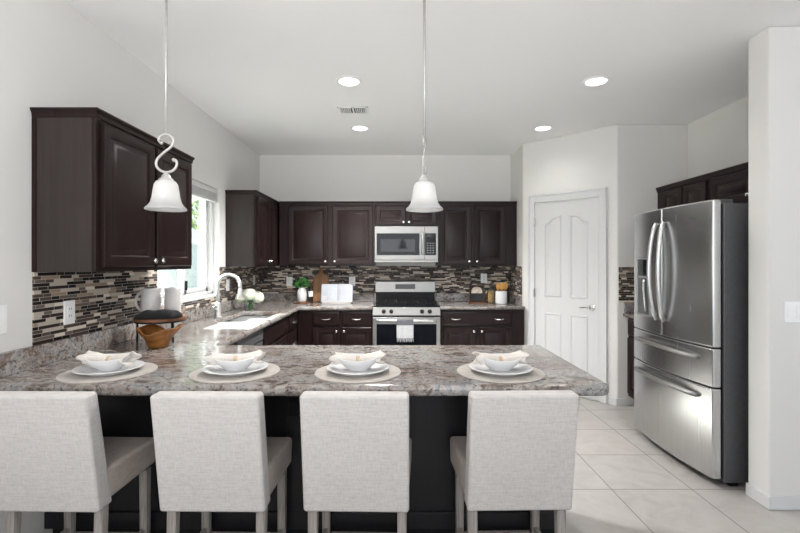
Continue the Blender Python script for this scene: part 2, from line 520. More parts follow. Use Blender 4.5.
# outside the window
struct(MB().box(-30, -1.9, -6, 30, -0.2, -0.1).build('ground', 'gravel'))
g = thing('garden_wall', 'pale painted block wall outside the sink window', 'garden wall', (-4.6, 9, -0.1))
MB().box(-4.7, -4.5, 2, 24, -0.1, 1.75).build('wall_face', 'block', g)
MB().box(-4.74, -4.46, 2, 24, 1.75, 1.83).build('coping', 'block', g, bevel=0.01)
def tree():
    t = thing('tree', 'leafy olive green tree seen through the upper window glass', 'tree', (-6.2, 12.2, -0.1))
    MB().tube([(-6.2, 12.2, -0.1), (-6.18, 12.2, 1.2), (-6.25, 12.15, 2.4), (-6.2, 12.2, 3.4)], [0.12, 0.1, 0.08, 0.04]).build('trunk', 'bark', t, smooth=True)
    m = MB()
    for i in range(1500):
        d = Vector((random.gauss(0, 1), random.gauss(0, 1), random.gauss(0, 1))).normalized() * (random.random() ** 0.4)
        p = Vector((-6.2 + d.x * 1.7, 12.2 + d.y * 2.2, 3.2 + d.z * 1.3))
        a = Vector((random.uniform(-1, 1), random.uniform(-1, 1), random.uniform(-1, 1))).normalized()
        b = a.orthogonal().normalized()
        l = 0.11
        m.bm.faces.new([m.bm.verts.new(q) for q in (p, p + a * l + b * l * 0.35, p + a * l * 2, p + a * l - b * l * 0.35)])
    m.build('foliage', 'treeleaf', t)
tree()

# ------------------------------------------------------------------ cabinets
class Frame:
    """local axes of a cabinet front: u along the front, d outwards, z up"""
    def __init__(s, o, u, n):
        s.o, s.u, s.n = Vector((o[0], o[1], 0)), Vector((u[0], u[1], 0)), Vector((n[0], n[1], 0))
    def p(s, u, d, z):
        v = s.o + s.u * u + s.n * d
        return (v.x, v.y, z)
    def box(s, m, u0, u1, d0, d1, z0, z1):
        m.frustum([s.p(u0, d0, z0), s.p(u1, d0, z0), s.p(u1, d1, z0), s.p(u0, d1, z0)],
                  [s.p(u0, d0, z1), s.p(u1, d0, z1), s.p(u1, d1, z1), s.p(u0, d1, z1)])
        return m

def nested(m, F, outline, steps):
    """outline(inset) -> list of (u,z); steps = [(inset, depth)]"""
    m.rings([[F.p(u, d, z) for u, z in outline(i)] for i, d in steps], True, True)

def panel_front(F, d, u0, u1, z0, z1, border=0.056, raised=True):
    m = MB()
    def ol(i):
        return [(u0 + i, z0 + i), (u1 - i, z0 + i), (u1 - i, z1 - i), (u0 + i, z1 - i)]
    T = d + 0.02
    if raised:
        st = [(0, d), (0, T - 0.004), (0.004, T), (border - 0.008, T), (border, T - 0.004), (border + 0.004, T - 0.010), (border + 0.016, T - 0.010), (border + 0.036, T - 0.002), (border + 0.040, T - 0.001)]
    else:
        st = [(0, d), (0, T - 0.006), (0.008, T - 0.003), (0.014, T), (0.018, T)]
    nested(m, F, ol, st)
    return m

def knob(F, d, u, z, parent):
    m = MB()
    prof = [(0.005, 0), (0.005, 0.010), (0.0135, 0.014), (0.0155, 0.020), (0.012, 0.026), (0.001, 0.0285)]
    c = F.p(u, d, z)
    rs = []
    for r, h in prof:
        rs.append([tuple(Vector(c) + F.n * h + F.u * (r * math.cos(2 * PI * k / 16)) + Vector((0, 0, r * math.sin(2 * PI * k / 16)))) for k in range(16)])
    m.rings(rs)
    o = m.build('knob', 'nickel', parent, smooth=True)
    return o
def pull(F, d, u, z, parent, w=0.10):
    pts = []
    for k in range(13):
        a = PI * k / 12
        pts.append(F.p(u - math.cos(a) * w / 2, d + 0.003 + math.sin(a) * 0.026, z - math.sin(a) * 0.008))
    return MB().tube(pts, [0.0065 if 0 < k < 12 else 0.008 for k in range(13)], 8).build('pull', 'nickel', parent, smooth='all')

def cabinet(name, label, o, u, n, width, depth, z0, z1, doors=(), drawers=(), crown=False, toe=False, carc_top=None, front=True, back=0.002, side_mat=None, crown_ends=(True, True)):
    F = Frame(o, u, n)
    c = F.p(width / 2, depth / 2, z0)
    t = thing(name, label, 'cabinet', c)
    m = MB()
    zb = z0 + (0.10 if toe else 0)
    zt = carc_top or z1
    F.box(m, 0, width, back, depth - 0.018, zb, zt)
    m.build('carcass', 'espresso_lit', t)
    m = MB()
    F.box(m, 0, width, depth - 0.018, depth, zb, z1)
    m.build('face_frame', 'espresso', t, bevel=0.002)
    if toe:
        m = MB(); F.box(m, 0.0, width, 0.02, depth - 0.07, z0, zb); m.build('toe_kick', 'espresso_lit', t)
    if crown:
        m = MB()
        e0 = 0.014 if crown_ends[0] else 0; e1 = 0.014 if crown_ends[1] else 0
        prof = [(0.0, -0.018), (0.004, -0.014), (0.005, 0.002), (0.011, 0.014), (0.014, 0.017), (0.014, 0.026)]
        rings = []
        for e, h in prof:
            s0 = e if crown_ends[0] else 0; s1 = e if crown_ends[1] else 0
            rings.append([F.p(-s0, back, z1 + h), F.p(width + s1, back, z1 + h), F.p(width + s1, depth + 0.004 + e, z1 + h), F.p(-s0, depth + 0.004 + e, z1 + h)])
        m.rings(rings)
        m.build('crown_molding', 'espresso', t)
    for (u0, u1, a, b, ks) in doors:
        d = panel_front(F, depth + 0.0005, u0, u1, a, b).build('door', 'espresso', t, smooth=True)
        if ks: knob(F, depth + 0.0205, ks[0], ks[1], d)
    for (u0, u1, a, b, pulls) in drawers:
        d = panel_front(F, depth + 0.0005, u0, u1, a, b, raised=False).build('drawer', 'espresso', t, smooth=True)
        for pu in pulls: pull(F, depth + 0.0205, pu, (a + b) / 2, d)
    return t, F

ZU0, ZU1 = 1.362, 2.108
# left wall, near
t, F = cabinet('wall_cabinet', 'large dark brown two-door cabinet on the left wall beside the window, nearest the camera', (XL, 2.095), (0, 1), (1, 0), 0.985, 0.30, ZU0, ZU1,
        doors=[(0.035, 0.482, ZU0 + 0.022, ZU1 - 0.03, (0.455, ZU0 + 0.055)), (0.512, 0.952, ZU0 + 0.022, ZU1 - 0.03, (0.539, ZU0 + 0.055))], crown=True)
m = MB(); F.box(m, -0.004, 0.0, 0.002, 0.022, ZU0, ZU1 - 0.02); m.build('scribe_strip', 'espresso', t)
# left wall, corner
cabinet('wall_cabinet', 'dark corner cabinet on the left wall between the window and the back wall', (XL, 4.486), (0, 1), (1, 0), 1.13, 0.30, ZU0, ZU1,
        doors=[(0.045, 0.40, ZU0 + 0.022, ZU1 - 0.03, (0.372, ZU0 + 0.055)), (0.425, 0.775, ZU0 + 0.022, ZU1 - 0.03, (0.453, ZU0 + 0.055))], crown=True, crown_ends=(True, False))
# back wall: left pair, microwave pair, right pair
YU = YB
cabinet('wall_cabinet', 'dark two-door cabinet on the back wall to the left of the microwave', (-1.383, YU), (1, 0), (0, -1), 1.139, 0.30, ZU0, ZU1,
        doors=[(0.11, 0.583, ZU0 + 0.022, ZU1 - 0.03, (0.555, ZU0 + 0.055)), (0.637, 1.117, ZU0 + 0.022, ZU1 - 0.03, (0.665, ZU0 + 0.055))], crown=True, crown_ends=(False, False))
cabinet('wall_cabinet', 'short dark cabinet with two small doors directly above the microwave', (-0.243, YU), (1, 0), (0, -1), 0.752, 0.30, 1.835, ZU1,
        doors=[(0.014, 0.368, 1.850, ZU1 - 0.03, (0.345, 1.885)), (0.386, 0.738, 1.850, ZU1 - 0.03, (0.41, 1.885))], crown=True, crown_ends=(False, False))
cabinet('wall_cabinet', 'dark two-door cabinet on the back wall to the right of the microwave', (0.510, YU), (1, 0), (0, -1), 0.945, 0.30, ZU0, ZU1,
        doors=[(0.026, 0.40, ZU0 + 0.022, ZU1 - 0.03, (0.374, ZU0 + 0.055)), (0.44, 0.81, ZU0 + 0.022, ZU1 - 0.03, (0.466, ZU0 + 0.055))], crown=True, crown_ends=(False, False))
# right wall
cabinet('wall_cabinet', 'dark cabinet with two narrow doors in the far corner behind the refrigerator', (2.87, 3.63), (0, 1), (-1, 0), 0.728, 0.30, ZU0, ZU1,
        doors=[(0.03, 0.315, ZU0 + 0.022, ZU1 - 0.03, (0.29, ZU0 + 0.055)), (0.335, 0.63, ZU0 + 0.022, ZU1 - 0.03, (0.36, ZU0 + 0.055))], crown=True, crown_ends=(False, False))
cabinet('wall_cabinet', 'dark short cabinet directly above the stainless refrigerator', (2.87, 2.702), (0, 1), (-1, 0), 0.926, 0.30, 1.835, ZU1,
        doors=[(0.03, 0.452, 1.850, ZU1 - 0.03, (0.425, 1.895)), (0.47, 0.892, 1.850, ZU1 - 0.03, (0.497, 1.895))], crown=True, crown_ends=(False, False))

# base cabinets
ZB1 = 0.866
cabinet('base_cabinet', 'dark sink cabinet under the faucet in the left run', (XL, 3.665), (0, 1), (1, 0), 0.862, 0.61, 0, ZB1, toe=True, carc_top=0.62,
        drawers=[(0.02, 0.842, 0.70, 0.85, [])], doors=[(0.02, 0.425, 0.13, 0.68, (0.40, 0.63)), (0.437, 0.842, 0.13, 0.68, (0.46, 0.63))])
cabinet('base_cabinet', 'narrow dark drawer stack between sink and back corner', (XL, 4.53), (0, 1), (1, 0), 0.445, 0.61, 0, ZB1, toe=True,
        drawers=[(0.025, 0.38, 0.70, 0.85, [0.20]), (0.025, 0.38, 0.42, 0.68, [0.20]), (0.025, 0.38, 0.13, 0.40, [0.20])])
cabinet('base_cabinet', 'dark two-drawer cabinet on the back wall to the left of the range', (-1.095, YB), (1, 0), (0, -1), 0.84, 0.61, 0, ZB1, toe=True,
        drawers=[(0.17, 0.465, 0.70, 0.85, [0.3175]), (0.50, 0.825, 0.70, 0.85, [0.6625])],
        doors=[(0.17, 0.465, 0.13, 0.675, (0.44, 0.635)), (0.50, 0.825, 0.13, 0.675, (0.525, 0.635))])
cabinet('base_cabinet', 'dark cabinet with one wide drawer to the right of the range', (0.512, YB), (1, 0), (0, -1), 0.945, 0.61, 0, ZB1, toe=True,
        drawers=[(0.028, 0.80, 0.70, 0.85, [0.17, 0.655])],
        doors=[(0.028, 0.395, 0.13, 0.675, (0.37, 0.635)), (0.433, 0.80, 0.13, 0.675, (0.46, 0.635))])
cabinet('base_cabinet', 'dark base cabinet squeezed between pantry wall and refrigerator', (2.87, 3.74), (0, 1), (-1, 0), 0.618, 0.585, 0, ZB1, toe=True,
        drawers=[(0.02, 0.60, 0.70, 0.85, [0.31])], doors=[(0.02, 0.305, 0.13, 0.675, (0.28, 0.635)), (0.315, 0.60, 0.13, 0.675, (0.34, 0.635))])
cabinet('base_cabinet', 'dark plain cabinet filling the corner where the peninsula meets the sink run', (XL, 2.665), (0, 1), (1, 0), 0.375, 0.61, 0, ZB1, toe=True,
        doors=[(0.02, 0.355, 0.13, 0.85, (0.05, 0.80))])
# dishwasher
t = thing('dishwasher', 'dark dishwasher built in beside the sink under the granite', 'dishwasher', (-1.4, 3.35, 0))
MB().box(-1.69, -1.12, 3.048, 3.656, 0.02, 0.868).build('tub', 'black', t)
MB().box(-1.12, -1.085, 3.052, 3.652, 0.11, 0.77).build('door', 'fridge_side', t, bevel=0.004)
MB().box(-1.12, -1.08, 3.052, 3.652, 0.775, 0.866).build('control_panel', 'fridge_side', t, bevel=0.006)

# peninsula base
t = thing('peninsula_base', 'near-black panelled base of the breakfast peninsula behind the stools', 'kitchen peninsula', (-0.43, 2.39, 0))
MB().box(XL + 0.002, 0.81, 2.18, 2.62, 0.11, ZB1).build('panel_body', 'penin', t)
MB().box(XL + 0.002, 0.80, 2.22, 2.60, 0, 0.11).build('toe_kick', 'black', t)
m = MB()
for a, b in ((-1.70, -1.60), (-0.53, -0.43), (0.71, 0.812)):
    m.box(a, b, 2.168, 2.18, 0.11, ZB1)
m.box(XL + 0.002, 0.812, 2.166, 2.18, 0.11, 0.19)
m.build('applied_trim', 'penin', t, bevel=0.002)
m = MB()
pr = [(2.168, 0.868), (1.97, 0.868), (1.97, 0.84), (2.02, 0.815), (2.09, 0.78), (2.13, 0.73), (2.145, 0.67), (2.168, 0.66)]
m.rings([[(x, y, z) for y, z in pr] for x in (-0.51, -0.45)])
tag(m.build('corbel', 'penin', loc=(-0.48, 2.168, 0.66), bevel=0.003), 'dark curved bracket under the granite overhang between the second and third stools', 'bracket')

# ------------------------------------------------------------------ countertops
def slab(name, outline, hole, parent, z0, z1, rnd):
    b = 0.017
    def poly(pts, d):   # offset a rectilinear loop by d (inward positive for CCW)
        n = len(pts); out = []
        for i in range(n):
            p0, p1, p2 = Vector(pts[i - 1]), Vector(pts[i]), Vector(pts[(i + 1) % n])
            e1 = (p1 - p0).normalized(); e2 = (p2 - p1).normalized()
            n1 = Vector((-e1.y, e1.x)); n2 = Vector((-e2.y, e2.x))
            bis = (n1 + n2); bis = bis / bis.dot(n1)
            out.append(p1 + bis * d)
        return out
    cu = bpy.data.curves.new(name, 'CURVE')
    cu.dimensions = '2D'; cu.fill_mode = 'BOTH'
    cu.extrude = (z1 - z0) / 2 - b
    cu.bevel_depth = b; cu.bevel_resolution = 3
    loops = [(poly(outline, b), rnd)]
    if hole: loops.append((poly(hole, -b), 0.03))
    for pts, r in loops:
        fin = []
        n = len(pts)
        for i in range(n):
            rr = r.get(i, 0) if isinstance(r, dict) else r
            p = pts[i]
            if rr <= 0: fin.append(p); continue
            a = (pts[i - 1] - p).normalized(); c = (pts[(i + 1) % n] - p).normalized()
            for k in range(7):
                th = k / 6
                q0 = p + a * rr * (1 - th) ; q1 = p + c * rr * th
                fin.append(p + a * rr * (1 - th) ** 2 + c * rr * th ** 2)
        sp = cu.splines.new('POLY')
        sp.points.add(len(fin) - 1)
        for q, v in zip(sp.points, fin): q.co = (v.x, v.y, 0, 1)
        sp.use_cyclic_u = True
    tmp = bpy.data.objects.new('tmp', cu); C.objects.link(tmp)
    dg = bpy.context.evaluated_depsgraph_get(); dg.update()
    me = bpy.data.meshes.new_from_object(tmp.evaluated_get(dg))
    bpy.data.objects.remove(tmp)
    me.name = name
    off = wloc(parent)
    me.transform(Matrix.Translation(Vector((0, 0, (z0 + z1) / 2)) - off))
    me.materials.clear(); me.materials.append(M['granite'])
    for p in me.polygons: p.use_smooth = abs(p.normal.z) < 0.999
    o = bpy.data.objects.new(name, me); C.objects.link(o); o.parent = parent
    return o
ZT = 0.914
t = thing('countertop', 'long U-shaped granite countertop with peninsula, sink run and back corner', 'countertop', (-0.4, 2.3, 0.874))
slab('slab', [(XL + 0.001, 1.785), (0.875, 1.785), (0.875, 2.67), (-1.06, 2.67), (-1.06, 4.97), (-0.256, 4.97), (-0.256, YB - 0.001), (XL + 0.001, YB - 0.001)],
     [(-1.52, 3.70), (-1.15, 3.70), (-1.15, 4.46), (-1.52, 4.46)], t, 0.868, ZT, {1: 0.035, 2: 0.02, 3: 0.01, 4: 0.01})
MB().box(XL + 0.001, XL + 0.026, 1.80, YB - 0.001, ZT + 0.0005, 1.016).build('upstand', 'granite', t, bevel=0.003)
MB().box(XL + 0.027, -0.256, YB - 0.026, YB - 0.001, ZT + 0.0005, 1.016).build('upstand', 'granite', t, bevel=0.003)
t = thing('countertop', 'short granite countertop to the right of the range', 'countertop', (0.98, 5.3, 0.874))
slab('slab', [(0.512, 4.97), (1.459, 4.97), (1.459, YB - 0.001), (0.512, YB - 0.001)], None, t, 0.874, ZT, 0)
MB().box(0.512, 1.432, YB - 0.026, YB - 0.001, ZT + 0.0005, 1.016).build('upstand', 'granite', t, bevel=0.003)
MB().box(1.433, 1.458, 5.11, YB - 0.001, ZT + 0.0005, 1.016).build('upstand', 'granite', t, bevel=0.003)
t = thing('countertop', 'small granite countertop in the corner behind the refrigerator', 'countertop', (2.5, 4.05, 0.874))
slab('slab', [(2.23, 3.74), (2.869, 3.74), (2.869, 4.359), (2.23, 4.359)], None, t, 0.874, ZT, 0)
MB().box(2.24, 2.842, 4.334, 4.359, ZT + 0.0005, 1.016).build('upstand', 'granite', t, bevel=0.003)
MB().box(2.843, 2.868, 3.74, 4.359, ZT + 0.0005, 1.016).build('upstand', 'granite', t, bevel=0.003)

# mosaic backsplashes
bs = MB()
bs.box(XL + 0.0005, XL + 0.009, 2.097, WY0, 1.0165, ZU0 - 0.001)
bs.box(XL + 0.0005, XL + 0.009, WY0, WY1, 1.0165, WZ0 - 0.003)
bs.box(XL + 0.0005, XL + 0.009, WY1, YB - 0.001, 1.0165, ZU0 - 0.001)
tag(bs.build('tile_backsplash', 'mosaic', loc=(XL, 3.6, 1.0165)), 'brown and cream strip mosaic backsplash on the left wall under the window', 'backsplash')
tag(MB().box(XL + 0.010, 1.4505, YB - 0.009, YB - 0.0005, 1.0165, ZU0 - 0.001).build('tile_backsplash', 'mosaic', loc=(0, YB, 1.0165)), 'brown and cream strip mosaic backsplash across the back wall behind the range', 'backsplash')
tag(MB().box(1.451, 1.4595, 5.11, YB - 0.0005, 1.0165, ZU0 - 0.001).build('tile_backsplash', 'mosaic', loc=(1.455, 5.3, 1.0165)), 'narrow mosaic backsplash return on the pantry side wall at the end of the back counter', 'backsplash')
tag(MB().box(2.19, 2.868, 4.351, 4.3595, 1.0165, ZU0 - 0.001).build('tile_backsplash', 'mosaic', loc=(2.5, 4.355, 1.0165)), 'small mosaic backsplash patch beside the left edge of the refrigerator', 'backsplash')

# ------------------------------------------------------------------ sink and faucet
t = thing('sink', 'double-bowl stainless sink under the window', 'sink', (-1.335, 4.08, 0.70))
for y0, y1 in ((3.685, 4.06), (4.10, 4.475)):
    x0, x1, zb, zt = -1.535, -1.135, 0.70, 0.8672
    th = 0.006
    def rr(i, z, r=0.04):
        a0, a1, b0, b1 = x0 + i, x1 - i, y0 + i, y1 - i
        pts = []
        for cx, cy, s in ((a1 - r, b1 - r, 0), (a0 + r, b1 - r, 90), (a0 + r, b0 + r, 180), (a1 - r, b0 + r, 270)):
            for k in range(5):
                a = R(s + k * 22.5)
                pts.append((cx + r * math.cos(a), cy + r * math.sin(a), z))
        return pts
    MB().rings([rr(0, zt), rr(0, zb), rr(th, zb + th), rr(th, zt)], False, True).build('bowl', 'sinksteel', t, smooth=True)
    b = t.children[-1]
    # floor of the basin is the inner cap; drain sits on it
    bm = MB().rings([rr(0.002, zb), rr(0.002, zb + th)], True, True).build('basin_floor', 'sinksteel', t)
    MB().lathe([(0.045, 0.0), (0.045, 0.003), (0.03, 0.004), (0.001, 0.002)], ((x0 + x1) / 2, (y0 + y1) / 2, zb + th), 20, cap1=True).build('drain', 'chrome', t, smooth=True)
MB().box(-1.535, -1.135, 4.06, 4.10, 0.845, 0.860).build('divider', 'sinksteel', t, bevel=0.005)

t = thing('faucet', 'tall arched pull-down faucet behind the sink', 'faucet', (-1.585, 3.98, ZT))
MB().lathe([(0.032, 0), (0.032, 0.008), (0.027, 0.012), (0.026, 0.12), (0.019, 0.135)], (-1.585, 3.98, ZT + 0.001), 20, cap0=True, cap1=True).build('body', 'brushed', t, smooth=True)
pts = [(-1.585, 3.98, ZT + 0.13), (-1.585, 3.98, 1.16), (-1.585, 3.98, 1.20)]
for k in range(1, 13):
    a = PI * k / 12
    pts.append((-1.485 - 0.10 * math.cos(a), 3.98, 1.20 + 0.095 * math.sin(a)))
pts += [(-1.383, 3.98, 1.17)]
MB().tube(pts, 0.0165, 12).build('spout', 'brushed', t, smooth='all')
MB().lathe([(0.018, 0), (0.021, -0.02), (0.021, -0.075), (0.018, -0.085)], (-1.382, 3.98, 1.17), 16, cap0=True, cap1=True).build('spray_head', 'brushed', t, smooth=True)
MB().tube([(-1.585, 3.956, 0.985), (-1.585, 3.925, 0.99), (-1.58, 3.88, 1.02)], [0.012, 0.009, 0.006]).build('lever', 'brushed', t, smooth='all')

# ------------------------------------------------------------------ refrigerator
def fridge():
    t = thing('refrigerator', 'stainless french-door refrigerator with two bottom drawers', 'refrigerator', (2.4, 3.23, 0))
    y0, y1, XF = 2.77, 3.69, 1.960
    MB().box(2.050, 2.80, y0 + 0.005, y1 - 0.005, 0.03, 1.780).build('cabinet_body', 'fridge_side', t, bevel=0.006)
    for yy in (y0 + 0.05, y1 - 0.05):
        for xx in (2.13, 2.75): MB().box(xx - 0.025, xx + 0.025, yy - 0.025, yy + 0.025, 0, 0.03).build('foot', 'black', t)
    MB().box(2.0402, 2.0498, y0 + 0.02, y1 - 0.02, 0.05, 1.77).build('gasket', 'black', t)
    def front(y):
        s = (y - y0) / (y1 - y0) * 2 - 1
        return XF + 0.020 - 0.042 * (1 - s * s)
    def skin(a, b, z0, z1, name):
        m = MB()
        N = 12
        plan = []
        for k in range(N + 1):
            y = a + (b - a) * k / N
            plan.append((front(y), y))
        plan += [(2.035, b), (2.035, a)]
        m.prism(plan, z0, z1)
        return m.build(name, 'steel', t, bevel=0.010, seg=3)
    ym = 3.235
    dr = skin(y0, ym - 0.003, 0.875, 1.80, 'door')
    dl = skin(ym + 0.003, y1, 0.875, 1.80, 'door')
    d1 = skin(y0, y1, 0.625, 0.868, 'drawer')
    d2 = skin(y0, y1, 0.055, 0.618, 'drawer')
    for yy, par, s in ((ym - 0.045, dr, -1), (ym + 0.045, dl, 1)):
        pts = []
        for k in range(17):
            f = k / 16
            b = math.sin(PI * f)
            pts.append((front(yy) - 0.012 - 0.05 * b ** 0.6, yy + s * 0.012 * b, 0.985 + f * 0.71))
        MB().tube(pts, 0.0145, 10).build('handle', 'handle', par, smooth='all')
    for z, par in ((0.81, d1), (0.565, d2)):
        pts = []
        for k in range(21):
            f = k / 20
            y = y0 + 0.115 + f * (y1 - y0 - 0.20)
            b = math.sin(PI * f)
            pts.append((front(y) - 0.006 - 0.045 * b ** 0.55, y, z - 0.015 * (1 - b) + 0.0))
        MB().tube(pts, 0.019, 12, 0.75).build('handle', 'steel_bright', par, smooth='all')
    # dispenser in the far door
    dd = MB()
    a, b = 3.385, 3.60
    xs = front(3.55)
    for k in range(6):
        pass
    dsp = MB()
    def strip(m, a, b, z0, z1, dx0, dx1, n=6):
        plan = [(front(a + (b - a) * k / n) - dx0, a + (b - a) * k / n) for k in range(n + 1)]
        plan += [(front(a + (b - a) * k / n) + dx1, a + (b - a) * k / n) for k in range(n, -1, -1)]
        m.prism(plan, z0, z1)
    strip(dsp, a, b, 1.30, 1.43, 0.004, 0.001)
    do = dsp.build('dispenser_panel', 'blackglass', dl, bevel=0.002)
    m = MB(); strip(m, a, b, 1.005, 1.285, 0.003, 0.001); m.build('dispenser_niche', 'fridge_side', dl, bevel=0.002)
    m = MB(); strip(m, a, b, 1.285, 1.302, 0.010, 0.001); m.build('dispenser_shelf', 'handle', dl, bevel=0.002)
    m = MB(); strip(m, a, a + 0.012, 0.995, 1.44, 0.006, 0.001); strip(m, b - 0.012, b, 0.995, 1.44, 0.006, 0.001); strip(m, a, b, 0.990, 1.006, 0.012, 0.001); strip(m, a, b, 1.43, 1.442, 0.006, 0.001)
    m.build('dispenser_frame', 'handle', dl)
    MB().tube([(front(3.46) - 0.015, 3.46, 1.275), (front(3.46) - 0.018, 3.46, 1.20), (front(3.44) - 0.010, 3.435, 1.03)], 0.008).build('dispenser_lever', 'handle', dl, smooth='all')
    m = MB(); strip(m, 2.90, 2.955, 1.70, 1.707, 0.0012, 0.0002, 2); m.build('badge', 'fridge_side', dr)
    m = MB(); m.box(2.06, 2.13, y0 + 0.03, y0 + 0.09, 1.781, 1.805); m.box(2.06, 2.13, y1 - 0.09, y1 - 0.03, 1.781, 1.805)
    m.build('hinge_cover', 'fridge_side', t, bevel=0.005)
fridge()

# ------------------------------------------------------------------ range
def gas_range():
    x0, x1 = -0.250, 0.506
    yf = 4.945
    t = thing('range', 'stainless gas range with black grates on the back wall', 'stove', (0.128, 5.28, 0))
    MB().box(x0, x1, yf + 0.035, 5.60, 0.03, 0.905).build('body', 'fridge_side', t, bevel=0.003)
    for xx in (x0 + 0.04, x1 - 0.04):
        for yy in (yf + 0.08, 5.55): MB().box(xx - 0.02, xx + 0.02, yy - 0.02, yy + 0.02, 0, 0.03).build('foot', 'black', t)
    MB().box(x0, x1, yf + 0.02, 5.535, 0.9055, 0.922).build('cooktop', 'blackglass', t, bevel=0.004)
    cp = MB().frustum([(x0, yf + 0.0, 0.815), (x1, yf + 0.0, 0.815), (x1, yf + 0.034, 0.815), (x0, yf + 0.034, 0.815)],
                      [(x0, yf + 0.018, 0.905), (x1, yf + 0.018, 0.905), (x1, yf + 0.034, 0.905), (x0, yf + 0.034, 0.905)]).build('control_panel', 'steel_bright', t, bevel=0.003)
    for kx in (-0.125, -0.040, 0.300, 0.387):
        MB().lathe([(0.024, 0.0), (0.024, -0.006), (0.020, -0.010), (0.018, -0.030), (0.001, -0.032)], (kx, yf + 0.008, 0.86), 18, 'y').build('knob', 'black', cp, smooth=True)
    # grates
    for a, b in ((x0 + 0.03, 0.0), (0.008, 0.248), (0.256, x1 - 0.03)):
        m = MB()
        z0, z1 = 0.935, 0.950
        for yy in (5.02, 5.15, 5.27, 5.39, 5.51): m.box(a, b, yy - 0.006, yy + 0.006, z0, z1)
        for xx in (a + 0.006, (a + b) / 2, b - 0.006): m.box(xx - 0.006, xx + 0.006, 5.02, 5.51, z0, z1)
        for yy in (5.02, 5.51):
            for xx in (a + 0.006, b - 0.006): m.box(xx - 0.006, xx + 0.006, yy - 0.006, yy + 0.006, 0.922, z0)
        m.build('grate', 'iron', t)
    for bx, by in ((-0.11, 5.12), (-0.11, 5.40), (0.128, 5.26), (0.366, 5.12), (0.366, 5.40)):
        MB().lathe([(0.045, 0), (0.045, 0.006), (0.032, 0.008), (0.032, 0.012), (0.001, 0.013)], (bx, by, 0.922), 18).build('burner', 'iron', t, smooth=True)
    # backguard
    MB().box(x0 + 0.01, x1 - 0.01, 5.54, 5.592, 0.922, 1.035).build('backguard_base', 'black', t)
    bg = MB()
    pr = [(5.525, 1.035), (5.535, 1.165), (5.555, 1.182), (5.592, 1.182), (5.592, 1.035)]
    bg.rings([[(x, y, z) for y, z in pr] for x in (x0 + 0.005, x1 - 0.005)])
    bgo = bg.build('backguard', 'steel_bright', t, bevel=0.004)
    MB().frustum([(0.005, 5.524, 1.075), (0.25, 5.524, 1.075), (0.25, 5.535, 1.075), (0.005, 5.535, 1.075)],
                 [(0.005, 5.528, 1.135), (0.25, 5.528, 1.135), (0.25, 5.54, 1.135), (0.005, 5.54, 1.135)]).build('display', 'blackglass', bgo)
    # oven door, storage drawer
    MB().box(x0, x1, yf + 0.012, yf + 0.034, 0.800, 0.812).build('vent_gap', 'black', t)
    od = MB().box(x0 + 0.002, x1 - 0.002, yf, yf + 0.034, 0.24, 0.797).build('oven_door', 'steel_bright', t, bevel=0.004)
    MB().box(x0 + 0.045, x1 - 0.045, yf - 0.003, yf + 0.001, 0.32, 0.72).build('window', 'blackglass', od, bevel=0.001)
    pts = [(x0 + 0.05, yf + 0.002, 0.765), (x0 + 0.055, yf - 0.045, 0.765), (x0 + 0.10, yf - 0.05, 0.765), (x1 - 0.10, yf - 0.05, 0.765), (x1 - 0.055, yf - 0.045, 0.765), (x1 - 0.05, yf + 0.002, 0.765)]
    MB().tube(pts, 0.0125, 10).build('handle', 'handle', od, smooth='all')
    MB().box(x0 + 0.002, x1 - 0.002, yf, yf + 0.034, 0.05, 0.232).build('storage_drawer', 'steel_bright', t, bevel=0.004)
    # towel over the handle
    tw = thing('dish_towel', 'grey fringed dish towel hanging over the oven door handle', 'towel', (0.115, yf - 0.05, 0.55))
    yb = yf - 0.05
    m = MB()
    xa, xb = 0.018, 0.202
    prof = [(yb + 0.018, 0.60), (yb + 0.018, 0.757)]
    for k in range(9):
        a = PI * k / 8
        prof.append((yb + 0.0165 * math.cos(a), 0.766 + 0.0165 * math.sin(a)))
    prof += [(yb - 0.0175, 0.75), (yb - 0.0175, 0.715)]
    prof2 = [(yb - 0.0175, 0.715), (yb - 0.018, 0.66), (yb - 0.019, 0.575)]
    def sheet(pr, mat, name, par):
        m = MB()
        n = 14
        rows = []
        for y, z in pr:
            rows.append([(xa + (xb - xa) * i / n, y - 0.002 - 0.0025 * math.sin(i * 1.35) * (0.77 - z) / 0.2, z) for i in range(n + 1)])
        back = [[(x, y + 0.0025, z) for x, y, z in r] for r in rows]
        rings = [[*a, *b[::-1]] for a, b in zip(rows, back)]
        m.rings(rings)
        return m.build(name, mat, par, smooth=True)
    sheet(prof, 'towel_dark', 'folded_band', tw)
    sheet(prof2, 'towel', 'towel_body', tw)
    m = MB()
    for i in range(16):
        x = xa + 0.006 + (xb - xa - 0.012) * i / 15
        m.tube([(x, yb - 0.020, 0.577), (x + random.uniform(-.004, .004), yb - 0.021, 0.555), (x + random.uniform(-.007, .007), yb - 0.02, 0.533)], [0.003, 0.0035, 0.002], 5)
    m.build('fringe', 'towel', tw)
gas_range()

